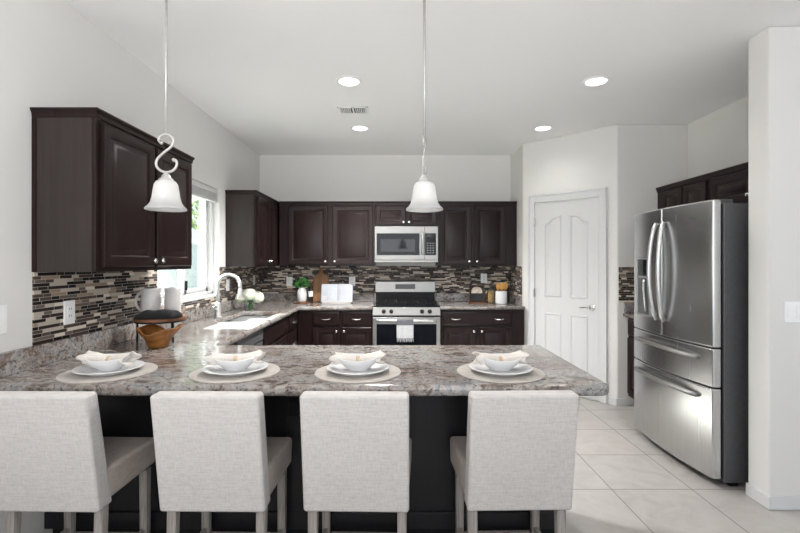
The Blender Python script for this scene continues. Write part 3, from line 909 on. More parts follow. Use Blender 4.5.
# ------------------------------------------------------------------ microwave
def microwave():
    x0, x1, y0, y1, z0, z1 = -0.240, 0.506, 5.225, 5.618, 1.405, 1.832
    t = thing('microwave', 'stainless over-the-range microwave with black glass door', 'microwave', (0.133, 5.42, z0))
    MB().box(x0, x1, y0 + 0.03, y1, z0, z1).build('body', 'steel_bright', t, bevel=0.003)
    d = MB().box(x0, 0.345, y0, y0 + 0.029, z0 + 0.03, z1 - 0.002).build('door', 'steel_bright', t, bevel=0.004)
    MB().box(x0 + 0.025, 0.288, y0 - 0.003, y0 + 0.001, z0 + 0.085, z1 - 0.085).build('door_glass', 'mwglass', d, bevel=0.001)
    MB().box(x0 + 0.07, 0.235, y0 - 0.0045, y0 - 0.0028, z0 + 0.125, z1 - 0.155).build('window_screen', 'blackglass', d)
    MB().tube([(0.317, y0, z0 + 0.10), (0.317, y0 - 0.032, z0 + 0.11), (0.317, y0 - 0.034, z1 - 0.09), (0.317, y0, z1 - 0.08)], 0.011, 8).build('handle', 'handle', d, smooth='all')
    c = MB().box(0.347, x1, y0, y0 + 0.029, z0 + 0.03, z1 - 0.002).build('control_panel', 'steel_bright', t, bevel=0.004)
    MB().box(0.352, x1 - 0.025, y0 - 0.003, y0 + 0.001, z0 + 0.085, z1 - 0.085).build('keypad', 'mwglass', c)
    MB().box(0.375, x1 - 0.045, y0 - 0.0042, y0 - 0.0028, z1 - 0.125, z1 - 0.100).build('clock_display', 'blackglass', c)
    m = MB()
    for r in range(5):
        for q in range(3):
            m.box(0.372 + q * 0.033, 0.394 + q * 0.033, y0 - 0.004, y0 - 0.0028, z0 + 0.105 + r * 0.028, z0 + 0.121 + r * 0.028)
    m.build('buttons', 'fridge_side', c)
    MB().box(x0, x1, y0 + 0.004, y0 + 0.029, z0 + 0.001, z0 + 0.027).build('vent_grille', 'steel_bright', t, bevel=0.002)
microwave()

# ------------------------------------------------------------------ pantry door on the diagonal wall
def pantry_door():
    F = Frame((P0.x, P0.y), (dt.x, dt.y), (dn.x, dn.y))
    c0, c1 = 0.085, 0.925
    m = MB()
    F.box(m, c0, c0 + 0.07, 0.0005, 0.020, 0, 2.147); F.box(m, c1 - 0.07, c1, 0.0005, 0.020, 0, 2.147)
    F.box(m, c0 + 0.07, c1 - 0.07, 0.0005, 0.020, 2.067, 2.147)
    F.box(m, c0 - 0.006, c0 + 0.012, 0.0005, 0.027, 0, 2.153); F.box(m, c1 - 0.012, c1 + 0.006, 0.0005, 0.027, 0, 2.153)
    F.box(m, c0 + 0.012, c1 - 0.012, 0.0005, 0.027, 2.135, 2.153)
    struct(m.build('trim_1', 'trim', bevel=0.003))
    u0, u1 = c0 + 0.0765, c1 - 0.0765
    m = MB(); F.box(m, u0, u1, 0.001, 0.006, 0.014, 2.058)
    d = struct(m.build('door_1', 'doorpaint', bevel=0.002))
    W = u1 - u0
    cols = ((u0 + 0.105, u0 + W / 2 - 0.045), (u0 + W / 2 + 0.045, u1 - 0.105))
    for ci, (a, b) in enumerate(cols):
        for z0, z1, arch in ((0.24, 0.86, 0), (1.03, 1.83, 1)):
            def ol(i, a=a, b=b, z0=z0, z1=z1, arch=arch):
                pts = [(a + i, z0 + i), (b - i, z0 + i)]
                N = 16
                for k in range(N + 1):
                    f = k / N
                    u = b - i + (a + i - (b - i)) * f
                    s = f if ci == 0 else 1 - f
                    # each panel rises towards the middle of the door (cathedral arch across both)
                    s = 1 - s
                    h = 0.08 * math.sin(PI / 2 * min(1, s * 1.25)) ** 1.6 if arch else 0
                    pts.append((u, z1 + h - i))
                return pts
            m = MB()
            nested(m, F, ol, [(0, 0.0055), (0.004, 0.012), (0.010, 0.0155), (0.018, 0.0155), (0.024, 0.0066), (0.036, 0.0064), (0.056, 0.0145), (0.062, 0.0145)])
            m.build('door_panel', 'doorpaint', d, smooth=True)
    for z in (0.25, 1.07, 1.85):
        m = MB(); F.box(m, u0 - 0.010, u0 + 0.006, 0.006, 0.026, z - 0.045, z + 0.045); m.build('hinge', 'nickel', d)
    hu = u1 - 0.065
    c = F.p(hu, 0.006, 0.945)
    rs = []
    for r, h in [(0.030, 0), (0.030, 0.006), (0.022, 0.012), (0.011, 0.014), (0.011, 0.045), (0.001, 0.046)]:
        rs.append([tuple(Vector(c) + F.n * h + F.u * (r * math.cos(2 * PI * k / 18)) + Vector((0, 0, r * math.sin(2 * PI * k / 18)))) for k in range(18)])
    h = MB().rings(rs).build('door_handle', 'nickel', d, smooth=True)
    MB().tube([F.p(hu, 0.048, 0.945), F.p(hu - 0.04, 0.050, 0.948), F.p(hu - 0.11, 0.046, 0.940)], [0.010, 0.009, 0.007]).build('lever', 'nickel', h, smooth='all')
pantry_door()

# ------------------------------------------------------------------ switch plates and outlets
def plate(name, label, cat, o, u, n, w, h, zc, kind):
    F = Frame(o, u, n)
    p = F.p(0, 0, zc)
    t = thing(name, label, cat, p)
    m = MB(); F.box(m, -w / 2, w / 2, 0.0005, 0.006, zc - h / 2, zc + h / 2)
    m.build('cover_plate', 'plastic', t, bevel=0.002)
    if kind == 'outlet':
        m = MB(); F.box(m, -0.017, 0.017, 0.006, 0.008, zc - 0.034, zc + 0.034); r = m.build('receptacle', 'plastic', t, bevel=0.001)
        m = MB()
        for zz in (zc - 0.018, zc + 0.018):
            for uu in (-0.007, 0.007): F.box(m, uu - 0.0015, uu + 0.0015, 0.008, 0.0085, zz - 0.005, zz + 0.005)
        m.build('slots', 'black', r)
    else:
        for k in range(kind):
            uc = (k - (kind - 1) / 2) * 0.046
            m = MB(); F.box(m, uc - 0.017, uc + 0.017, 0.006, 0.0095, zc - 0.034, zc + 0.034); m.build('rocker', 'plastic', t, bevel=0.001)
plate('light_switch', 'white rocker switch on the left wall at the picture edge', 'light switch', (XL, 1.90), (0, 1), (1, 0), 0.115, 0.125, 1.160, 2)
plate('wall_outlet', 'white outlet in the mosaic under the near left cabinet', 'outlet', (XL + 0.009, 2.32), (0, 1), (1, 0), 0.078, 0.122, 1.148, 'outlet')
plate('wall_outlet', 'white outlet in the mosaic behind the faucet beside the window', 'outlet', (XL + 0.009, 4.52), (0, 1), (1, 0), 0.078, 0.118, 1.175, 'outlet')
plate('wall_outlet', 'narrow-looking white outlet on the left wall above the vase of flowers', 'outlet', (XL + 0.009, 5.36), (0, 1), (1, 0), 0.075, 0.118, 1.19, 'outlet')
plate('wall_outlet', 'white outlet on the back wall left of the green plant', 'outlet', (-1.33, YB - 0.009), (1, 0), (0, -1), 0.078, 0.118, 1.165, 'outlet')
plate('wall_outlet', 'white outlet on the back wall above the open cookbook', 'outlet', (-0.54, YB - 0.009), (1, 0), (0, -1), 0.078, 0.118, 1.168, 'outlet')
plate('wall_outlet', 'white outlet on the back wall above the framed plaque, right of the range', 'outlet', (1.12, YB - 0.009), (1, 0), (0, -1), 0.078, 0.118, 1.205, 'outlet')
plate('light_switch', 'white multi-rocker switch on the right stub wall', 'light switch', (2.302, 2.54), (1, 0), (0, -1), 0.165, 0.118, 1.125, 3)

# ------------------------------------------------------------------ ceiling fixtures
def downlight(label, x, y, power=330):
    t = thing('recessed_light', label, 'ceiling light', (x, y, ZC), 'recessed ceiling lights')
    MB().lathe([(0.098, -0.001), (0.098, -0.006), (0.082, -0.010), (0.074, -0.006), (0.074, -0.001)], (x, y, ZC), 32).build('trim_ring', 'plastic', t, smooth=True)
    MB().lathe([(0.0735, -0.001), (0.0735, -0.0055), (0.001, -0.0055)], (x, y, ZC), 32, cap0=True, cap1=True).build('lens', 'led', t)
    l = light('downlight', 'SPOT', (0, 0, -0.02), (0, 0, 0), power, (1.0, 0.985, 0.965), t, spot_size=R(140), spot_blend=1.0, shadow_soft_size=0.07)
    return t
downlight('round recessed ceiling light on the near side of the air vent', -0.343, 3.32)
downlight('round recessed ceiling light at right, the one nearer the refrigerator', 1.50, 3.32, 46)
downlight('round recessed ceiling light just beyond the air vent', -0.352, 4.48)
downlight('round recessed ceiling light close to the pantry door wall', 1.49, 4.48, 14)

t = thing('ceiling_vent', 'white slotted air vent in the ceiling between two recessed lights', 'vent', (-0.37, 3.95, ZC))
m = MB()
vx, vy, vw, vd = -0.37, 3.95, 0.135, 0.09
m.box(vx - vw, vx + vw, vy - vd, vy - vd + 0.02, ZC - 0.008, ZC - 0.0005); m.box(vx - vw, vx + vw, vy + vd - 0.02, vy + vd, ZC - 0.008, ZC - 0.0005)
m.box(vx - vw, vx - vw + 0.02, vy - vd, vy + vd, ZC - 0.008, ZC - 0.0005); m.box(vx + vw - 0.02, vx + vw, vy - vd, vy + vd, ZC - 0.008, ZC - 0.0005)
m.box(vx - 0.008, vx + 0.008, vy - vd, vy + vd, ZC - 0.008, ZC - 0.0005)
m.build('frame', 'plastic', t)
MB().box(vx - vw + 0.01, vx + vw - 0.01, vy - vd + 0.01, vy + vd - 0.01, ZC - 0.002, ZC - 0.0005).build('duct_opening', 'black', t)
m = MB()
for k in range(14):
    xx = vx - vw + 0.028 + k * 0.0165
    if abs(xx - vx) < 0.012: continue
    m.frustum([(xx - 0.006, vy - vd + 0.02, ZC - 0.010), (xx - 0.003, vy - vd + 0.02, ZC - 0.010), (xx - 0.003, vy + vd - 0.02, ZC - 0.010), (xx - 0.006, vy + vd - 0.02, ZC - 0.010)],
              [(xx + 0.001, vy - vd + 0.02, ZC - 0.002), (xx + 0.004, vy - vd + 0.02, ZC - 0.002), (xx + 0.004, vy + vd - 0.02, ZC - 0.002), (xx + 0.001, vy + vd - 0.02, ZC - 0.002)])
m.build('louvers', 'plastic', t)

def pendant(label, x, y, zb, rotz):
    t = thing('pendant_lamp', label, 'pendant lamp', (0, 0, 0), 'pendant lamps over the peninsula')
    H = 0.165
    MB().lathe([(0.062, ZC - 0.001), (0.062, ZC - 0.012), (0.045, ZC - 0.028), (0.008, ZC - 0.034)], (0, 0, 0), 24, cap0=True).build('canopy', 'fixture', t, smooth=True)
    # rod top to the scroll
    zs = zb + H + 0.19
    MB().tube([(0, 0, ZC - 0.03), (0, 0, zs - 0.005)], 0.0062, 10).build('rod', 'fixture', t, smooth='all')
    # S scroll: upper hook curls left, lower bowl curls right
    zt = zb + H
    ctrl = [(-0.022, zt + 0.150), (-0.034, zt + 0.160), (-0.030, zt + 0.178), (-0.004, zt + 0.190), (0.024, zt + 0.180), (0.034, zt + 0.158), (0.024, zt + 0.132),
            (-0.010, zt + 0.105), (-0.040, zt + 0.075), (-0.046, zt + 0.045), (-0.028, zt + 0.022), (0.002, zt + 0.012), (0.034, zt + 0.022), (0.050, zt + 0.046), (0.046, zt + 0.066), (0.036, zt + 0.070)]
    pts = []
    n = len(ctrl)
    for i in range(n - 1):
        p0, p1, p2, p3 = [Vector(ctrl[max(0, min(n - 1, j))]) for j in (i - 1, i, i + 1, i + 2)]
        for k in range(5):
            s = k / 5
            q = 0.5 * ((2 * p1) + (p2 - p0) * s + (2 * p0 - 5 * p1 + 4 * p2 - p3) * s * s + (3 * p1 - p0 - 3 * p2 + p3) * s ** 3)
            pts.append((q.x, 0, q.y))
    m = MB().tube(pts, 0.0062, 8)
    m.lathe([(0.001, -0.009), (0.007, -0.006), (0.0095, 0), (0.007, 0.006), (0.001, 0.009)], (0.036, 0, zt + 0.070), 12)
    m.lathe([(0.001, -0.009), (0.007, -0.006), (0.0095, 0), (0.007, 0.006), (0.001, 0.009)], (-0.022, 0, zt + 0.150), 12)
    m.build('scroll', 'fixture', t, smooth='all')
    MB().lathe([(0.008, zt + 0.012), (0.010, zt + 0.006), (0.018, zt - 0.002), (0.022, zt - 0.014), (0.031, zt - 0.019), (0.033, zt - 0.027), (0.028, zt - 0.031)], (0, 0, 0), 24, cap0=True, cap1=True).build('socket_cap', 'fixture', t, smooth=True)
    outer = [(0.028, zt - 0.026), (0.042, zt - 0.031), (0.051, zt - 0.045), (0.056, zt - 0.075), (0.060, zt - 0.105), (0.067, zt - 0.130), (0.078, zt - 0.146), (0.088, zt - 0.154), (0.0905, zt - 0.160)]
    inner = [(r - 0.004, z) for r, z in outer[::-1]]
    MB().lathe(outer + [(0.088, zt - 0.165)] + inner, (0, 0, 0), 40).build('shade', 'shade', t, smooth='all')
    MB().lathe([(0.001, zt - 0.138), (0.018, zt - 0.133), (0.027, zt - 0.112), (0.023, zt - 0.088), (0.013, zt - 0.065), (0.013, zt - 0.035)], (0, 0, 0), 16).build('bulb', 'bulb', t, smooth='all')
    t.location = (x, y, 0)
    t.rotation_euler = (0, 0, rotz)
    return t
pendant('pendant lamp at left, hanging in front of the near dark cabinet', -1.070, 2.08, 1.652, 0.0)
pendant('pendant lamp in the middle, hanging in front of the microwave', 0.143, 2.16, 1.660, R(78))

# ------------------------------------------------------------------ bar stools
def make_stool():
    t = thing('bar_stool', '', 'stool', (0, 0, 0), 'linen stools along the peninsula')
    # local frame: +Y faces the counter, origin on the floor under the seat middle
    def rbox(y0b, y1b, y0t, y1t, wb, wt, z0, z1):
        m = MB()
        m.frustum([(-wb / 2, y0b, z0), (wb / 2, y0b, z0), (wb / 2, y1b, z0), (-wb / 2, y1b, z0)],
                  [(-wt / 2, y0t, z1), (wt / 2, y0t, z1), (wt / 2, y1t, z1), (-wt / 2, y1t, z1)])
        return m
    m = rbox(-0.235, -0.145, -0.310, -0.235, 0.420, 0.418, 0.419, 0.904)
    bk = m.build('backrest', 'linen', t, bevel=0.014, seg=4)
    m = MB().frustum([(-0.208, -0.17, 0.437), (0.208, -0.17, 0.437), (0.224, 0.150, 0.448), (-0.224, 0.150, 0.448)], [(-0.208, -0.19, 0.570), (0.208, -0.19, 0.570), (0.228, 0.158, 0.572), (-0.228, 0.158, 0.572)])
    # front of the skirt is shallower than the rear
    m.build('seat', 'linen_seat', t, bevel=0.018, seg=4)
    for sx in (-1, 1):
        for sy, yy in ((-1, -0.175), (1, 0.130)):
            a = 0.019
            x = sx * 0.181
            yb = yy + (-0.02 if sy < 0 else 0.0)
            MB().frustum([(x - a * .85, yb - a * .85, 0), (x + a * .85, yb - a * .85, 0), (x + a * .85, yb + a * .85, 0), (x - a * .85, yb + a * .85, 0)],
                         [(x - a, yy - a, 0.43), (x + a, yy - a, 0.43), (x + a, yy + a, 0.43), (x - a, yy + a, 0.43)]).build('leg', 'graywood', t, bevel=0.003)
    for sx in (-1, 1):
        MB().box(sx * 0.181 - 0.010, sx * 0.181 + 0.010, -0.17, 0.115, 0.115, 0.15).build('stretcher', 'graywood', t, bevel=0.002)
    MB().box(-0.158, 0.158, 0.120, 0.140, 0.085, 0.12).build('stretcher', 'graywood', t, bevel=0.002)
    return t
proto = make_stool()
spots = [(-1.372, 1.99, R(-1.0), 'upholstered linen stool at far left, next to the left wall'),
         (-0.720, 1.99, R(-0.8), 'upholstered linen stool second from the left, before the place setting beside the wooden bowl side'),
         (-0.149, 1.99, R(-1.2), 'upholstered linen stool third from the left, lined up below the oven'),
         (0.492, 2.00, R(1.2), 'upholstered linen stool at the right end of the peninsula')]
spots[1] = (*spots[1][:3], 'upholstered linen stool second from the left along the peninsula')
for i, (x, y, a, lab) in enumerate(spots):
    if i == 0:
        proto.location = (x, y, 0); proto.rotation_euler = (0, 0, a); proto['label'] = lab
    else:
        dup(proto, (x, y, 0), a, lab)

# ------------------------------------------------------------------ place settings
def make_setting():
    pm = MB().lathe([(0.001, 0.0), (0.192, 0.0), (0.193, 0.002), (0.192, 0.004), (0.001, 0.004)], (0, 0, 0), 56).build('placemat', 'placemat')
    tag(pm, '', 'placemat', 'round placemats on the peninsula')
    pl = MB().lathe([(0.001, 0.003), (0.085, 0.003), (0.088, 0.0), (0.092, 0.0), (0.098, 0.006), (0.138, 0.018), (0.140, 0.021), (0.136, 0.0225), (0.098, 0.0125), (0.085, 0.008), (0.001, 0.008)], (0, 0, 0), 56).build('dinner_plate', 'ceramic', smooth=True)
    tag(pl, '', 'plate', 'white dinner plates on the peninsula')
    def wob(r, h, a):
        return r * (1 + 0.05 * math.cos(2 * a)), h + (0.004 * math.cos(2 * a) if r > 0.07 else 0)
    bo = MB().lathe([(0.001, 0.003), (0.036, 0.003), (0.038, 0.0), (0.042, 0.0), (0.046, 0.006), (0.070, 0.026), (0.085, 0.044), (0.091, 0.056), (0.0885, 0.0575), (0.082, 0.047), (0.066, 0.030), (0.044, 0.012), (0.001, 0.009)], (0, 0, 0), 48, wob=wob).build('bowl', 'ceramic', smooth=True)
    tag(bo, '', 'bowl', 'white bowls on the dinner plates')
    # napkin gathered in the middle, both ends fanned
    nk = thing('napkin', '', 'napkin', (0, 0, 0), 'gathered napkins in the bowls')
    def lobe(s):
        m = MB()
        rings = []
        for k in range(11):
            f = k / 10
            x = s * (0.004 + 0.108 * f)
            w = 0.013 + 0.034 * f ** 0.8
            h = 0.011 + 0.016 * f ** 0.9
            zc = 0.034 + 0.012 * f ** 1.3 + (0.010 * math.sin(f * 5) * 0.4)
            ring = []
            for i in range(32):
                a = 2 * PI * i / 32
                rp = 1 + 0.10 * f * math.sin(5 * a + 1.0 + s) + 0.05 * math.sin(9 * a + f * 4)
                ring.append((x + s * 0.012 * f * math.sin(3 * a + s), math.cos(a) * w * rp + 0.006 * f * s, zc + math.sin(a) * h * rp))
            rings.append(ring)
        # fold the mouth inwards so the fanned end reads as open cloth
        last = rings[-1]
        cx = sum(p[0] for p in last) / 32; cy = sum(p[1] for p in last) / 32; cz = sum(p[2] for p in last) / 32
        rings.append([(cx + (p[0] - cx) * .8 - s * 0.006, cy + (p[1] - cy) * .82, cz + (p[2] - cz) * .7) for p in last])
        rings.append([(cx - s * 0.055, cy + (p[1] - cy) * .45, cz - 0.008 + (p[2] - cz) * .3) for p in last])
        m.rings(rings)
        return m
    lobe(-1).build('fold', 'napkin', nk, smooth='all')
    lobe(1).build('fold', 'napkin', nk, smooth='all')
    MB().lathe([(0.0135, -0.009), (0.0165, -0.006), (0.0165, 0.006), (0.0135, 0.009)], (0, 0, 0.034), 16, 'x', cap0=True, cap1=True).build('tie', 'twine', nk, smooth=True)
    return pm, pl, bo, nk
pm, pl, bo, nk = make_setting()
wh = ['at the far left stool', 'at the second stool from the left', 'at the third stool from the left', 'at the right end of the peninsula']
for i, (x, rz, tilt) in enumerate(((-1.285, R(8), -12), (-0.716, R(4), 6), (-0.166, R(-2), 0), (0.473, R(3), 2))):
    y = 2.002
    for src, lab, z, rot in ((pm, 'round woven cream placemat ', ZT + 0.0005, 0), (pl, 'white dinner plate ', ZT + 0.005, 0), (bo, 'white oval bowl on the plate ', ZT + 0.0135, rz), (nk, 'cream napkin gathered in the bowl ', ZT + 0.0135 + 0.010, R(tilt))):
        if i == 0:
            src.location = (x, y, z); src.rotation_euler = (0, 0, rot); src['label'] = lab + wh[i]
        else:
            dup(src, (x, y, z), rot, lab + wh[i])

# ------------------------------------------------------------------ riser, pitchers, cloth, root bowl
t = thing('serving_riser', 'round wooden riser on black iron legs beside the window', 'riser', (-1.455, 2.76, ZT))
cx, cy = -1.455, 2.76
MB().lathe([(0.001, 1.052), (0.146, 1.052), (0.150, 1.056), (0.150, 1.070), (0.147, 1.073), (0.001, 1.073)], (cx, cy, 0), 40).build('top', 'trivet', t, smooth=True)
for lx, ly in ((-1.575, 2.72), (-1.445, 2.885), (-1.370, 2.745), (-1.565, 2.86)):
    MB().tube([(lx, ly, ZT + 0.001), (lx, ly, 1.0515)], 0.0065, 8).build('leg', 'iron', t, smooth='all')
MB().lathe([(0.138, 1.043), (0.144, 1.043), (0.144, 1.0515), (0.138, 1.0515), (0.138, 1.043)], (cx, cy, 0), 40).build('ring', 'iron', t)
# cloth
def cloth():
    m = MB()
    n = 22; k = 10
    top, bot = [], []
    for i in range(n + 1):
        for s, arr in ((1, top), (0, bot)):
            row = []
            for j in range(k + 1):
                u = i / n * 2 - 1; v = j / k * 2 - 1
                px = cx + 0.046 + u * 0.100 + v * 0.01
                py = cy - 0.105 + v * 0.048 + u * 0.02
                z = 1.0735 + (0.048 + 0.003 * math.sin(u * 7 + v * 2) + 0.003 * math.sin(v * 7 - u * 3)) * s * (1 - 0.55 * abs(v) ** 4) * (1 - 0.4 * abs(u) ** 6)
                row.append((px, py, z))
            arr.append(row)
    rings = [[*a, *b[::-1]] for a, b in zip(top, bot)]
    m.rings(rings)
    return tag(m.build('folded_cloth', 'darkcloth', loc=(cx, cy, 1.0735), smooth='all'), 'black folded cloth lying on the wooden riser', 'cloth')
cloth()
def pitcher(name, label, x, y, z, r, h, rot, mat, tilt=0.0):
    t = thing(name, label, 'pitcher', (0, 0, 0))
    def wob(rr, hh, a):
        k = max(0, (hh - h * 0.72) / (h * 0.28))
        s = max(0, math.cos(a)) ** 8
        return rr * (1 + 0.22 * k * s), hh + 0.010 * k * s
    outer = [(r * 0.86, 0), (r * 0.96, 0.006), (r * 1.0, h * 0.12), (r * 0.99, h * 0.5), (r * 0.94, h * 0.75), (r * 0.95, h * 0.92), (r * 0.99, h)]
    inner = [(a - 0.005, b) for a, b in outer[::-1][:-2]] + [(r * 0.85, 0.012), (0.001, 0.012)]
    MB().lathe([(0.001, 0)] + outer + inner, (0, 0, 0), 32, wob=wob).build('body', mat, t, smooth='all')
    pts = []
    for k in range(13):
        a = PI * (k / 12)
        pts.append((-r * 0.93 - 0.050 * math.sin(a), 0, h * 0.52 + h * 0.34 * math.cos(a)))
    MB().tube(pts, [0.008 if 0 < k < 12 else 0.011 for k in range(13)], 10).build('handle', mat, t, smooth='all')
    t.location = (x, y, z); t.rotation_euler = (0, tilt, rot)
    return t
pitcher('pitcher', 'white pitcher with its looped handle to the left on the riser', -1.528, 2.785, 1.0735, 0.057, 0.172, R(-8), 'stoneware')
pitcher('pitcher', 'smaller pale pitcher leaning a little, nearer the window on the riser', -1.398, 2.80, 1.0745, 0.048, 0.172, R(-63), 'stoneware', R(1))
def root_bowl():
    def wob(r, h, a):
        k = max(0.0, (h - 0.02) / 0.10)
        rr = r * (1 + k * (0.06 * math.cos(2 * a + 0.3) + 0.06 * math.sin(3 * a + 0.6) + 0.035 * math.sin(7 * a)))
        hh = h + k * (0.016 * math.cos(2 * a) - 0.010 * math.cos(4 * a + 0.5) + 0.005 * math.sin(3 * a + 1.0) - 0.008)
        return rr, hh
    prof = [(0.001, 0), (0.052, 0), (0.060, 0.010), (0.066, 0.035), (0.080, 0.058), (0.100, 0.082), (0.114, 0.106), (0.116, 0.116), (0.110, 0.117), (0.096, 0.094), (0.076, 0.066), (0.058, 0.042), (0.040, 0.024), (0.001, 0.020)]
    o = MB().lathe(prof, (0, 0, 0), 56, wob=wob).build('wooden_bowl', 'teak', smooth='all')
    o.location = (-1.382, 2.60, ZT + 0.0005)
    tag(o, 'wavy-rimmed orange brown root wood bowl in front of the riser', 'bowl')
root_bowl()

# flowers by the sink
t = thing('flower_vase', 'white flowers in a short glass vase behind the sink', 'vase', (-1.50, 4.62, ZT))
MB().lathe([(0.001, 0.004), (0.050, 0.004), (0.055, 0.0), (0.058, 0.01), (0.060, 0.085), (0.057, 0.085), (0.055, 0.014), (0.001, 0.010)], (-1.50, 4.62, ZT + 0.001), 24).build('glass', 'glass', t, smooth=True)
m = MB()
for i in range(9):
    a = i * 0.7
    m.tube([(-1.50 + 0.03 * math.cos(a), 4.62 + 0.03 * math.sin(a), ZT + 0.014), (-1.50 + 0.02 * math.cos(a + 2), 4.62 + 0.02 * math.sin(a + 2), ZT + 0.09), (-1.50 + 0.05 * math.cos(a + 2), 4.62 + 0.05 * math.sin(a + 2), ZT + 0.12)], 0.003, 6)
m.build('stems', 'leaf', t)
for bx, by, bz, br in ((-1.585, 4.60, 1.045, 0.060), (-1.492, 4.57, 1.075, 0.062), (-1.420, 4.62, 1.040, 0.058), (-1.50, 4.68, 1.05, 0.06)):
    m = MB()
    for i in range(150):
        z = 1 - 2 * (i + 0.5) / 150; ph = i * 2.39996
        d = Vector((math.sqrt(1 - z * z) * math.cos(ph), math.sqrt(1 - z * z) * math.sin(ph), z))
        p = Vector((bx, by, bz)) + d * br * random.uniform(0.82, 1.05)
        a = d.orthogonal().normalized(); b = d.cross(a)
        th = random.uniform(0, 6); a, b = a * math.cos(th) + b * math.sin(th), b * math.cos(th) - a * math.sin(th)
        s = 0.013
        m.bm.faces.new([m.bm.verts.new(q) for q in (p + a * s + d * 0.004, p + b * s, p - a * s + d * 0.004, p - b * s)])
    m.lathe([(0.001, -br * .85), (br * .6, -br * .6), (br * .85, 0), (br * .6, br * .6), (0.001, br * .85)], (bx, by, bz), 14)
    m.build('blossom', 'petal', t)
m = MB()
for i in range(14):
    a = i * 2.4
    p = Vector((-1.50 + 0.05 * math.cos(a), 4.62 + 0.05 * math.sin(a), ZT + 0.085))
    d = Vector((math.cos(a), math.sin(a), 0.25)).normalized(); b = Vector((-math.sin(a), math.cos(a), 0))
    m.bm.faces.new([m.bm.verts.new(q) for q in (p, p + d * 0.035 + b * 0.018, p + d * 0.075, p + d * 0.035 - b * 0.018)])
m.build('leaves', 'leaf', t)

# ------------------------------------------------------------------ back counter, left of the range
YI = 5.38
tr = tag(MB().lathe([(0.001, 0), (0.095, 0), (0.10, 0.004), (0.10, 0.013), (0.096, 0.016), (0.001, 0.016)], (-1.125, YI, ZT + 0.0005), 32).build('wooden_trivet', 'trivet', loc=(-1.125, YI, ZT + 0.0005), smooth=True), 'small round reddish wood tray under the plant', 'tray')
t = thing('potted_plant', 'leafy green plant in a white ribbed ceramic pot on the back counter', 'plant', (-1.125, YI, ZT + 0.017))
pz = ZT + 0.017
def rib(r, h, a): return (r * (1 + 0.018 * math.cos(16 * a)), h)
MB().lathe([(0.001, 0), (0.046, 0), (0.054, 0.012), (0.056, 0.10), (0.050, 0.135), (0.038, 0.155), (0.036, 0.168), (0.032, 0.168), (0.034, 0.15), (0.001, 0.145)], (-1.125, YI, pz), 48, wob=rib).build('pot', 'ceramic', t, smooth='all')
m = MB()
for i in range(130):
    a = random.uniform(0, 2 * PI); e = random.uniform(0.1, 1.45); rr = random.uniform(0.03, 0.10)
    d = Vector((math.cos(a) * math.cos(e), math.sin(a) * math.cos(e), math.sin(e)))
    p = Vector((-1.125, YI, pz + 0.165)) + d * rr
    b = d.orthogonal().normalized(); c2 = d.cross(b); th = random.uniform(0, 6)
    b = b * math.cos(th) + c2 * math.sin(th)
    l = 0.042
    m.bm.faces.new([m.bm.verts.new(q) for q in (p, p + d * l * .5 + b * l * .38, p + d * l, p + d * l * .5 - b * l * .38)])
m.build('foliage', 'leaf', t)
m = MB()
for i in range(8):
    a = i * 0.8
    m.tube([(-1.125, YI, pz + 0.146), (-1.125 + 0.03 * math.cos(a), YI + 0.03 * math.sin(a), pz + 0.20), (-1.125 + 0.07 * math.cos(a), YI + 0.07 * math.sin(a), pz + 0.24)], 0.0022, 5)
m.build('stems', 'leaf', t)
t = thing('bottle', 'slim dark bottle with a white label between plant and cutting board', 'bottle', (-1.03, 5.43, ZT))
MB().lathe([(0.001, 0), (0.026, 0), (0.029, 0.006), (0.029, 0.155), (0.022, 0.185), (0.011, 0.205), (0.011, 0.262), (0.001, 0.262)], (-1.03, 5.43, ZT + 0.0005), 24).build('glass', 'bottle', t, smooth=True)
MB().lathe([(0.0295, 0.075), (0.0298, 0.077), (0.0298, 0.14), (0.0295, 0.142)], (-1.03, 5.43, ZT), 24).build('label_band', 'label', t, smooth=True)
MB().lathe([(0.0125, 0.245), (0.0125, 0.272), (0.001, 0.274)], (-1.03, 5.43, ZT), 16).build('cap', 'oak', t, smooth=True)
# cutting board leaning on the tiles
def board():
    w2, h1, h2 = 0.098, 0.335, 0.435
    ol = [(-w2 + 0.012, 0), (w2 - 0.012, 0), (w2, 0.012), (w2, h1 - 0.04), (w2 - 0.012, h1 - 0.015), (0.045, h1 + 0.008), (0.026, h1 + 0.03), (0.022, h2 - 0.02), (0.012, h2 - 0.004), (0, h2), (-0.012, h2 - 0.004), (-0.022, h2 - 0.02), (-0.026, h1 + 0.03), (-0.045, h1 + 0.008), (-w2 + 0.012, h1 - 0.015), (-w2, h1 - 0.04), (-w2, 0.012)]
    m = MB().rings([[(x, -0.011, z) for x, z in ol], [(x, 0.011, z) for x, z in ol]])
    o = m.build('cutting_board', 'oak', bevel=0.003)
    o.location = (-0.925, 5.515, ZT + 0.003); o.rotation_euler = (R(-10), 0, 0)
    tag(o, 'wooden paddle cutting board leaning on the mosaic', 'cutting board')
board()
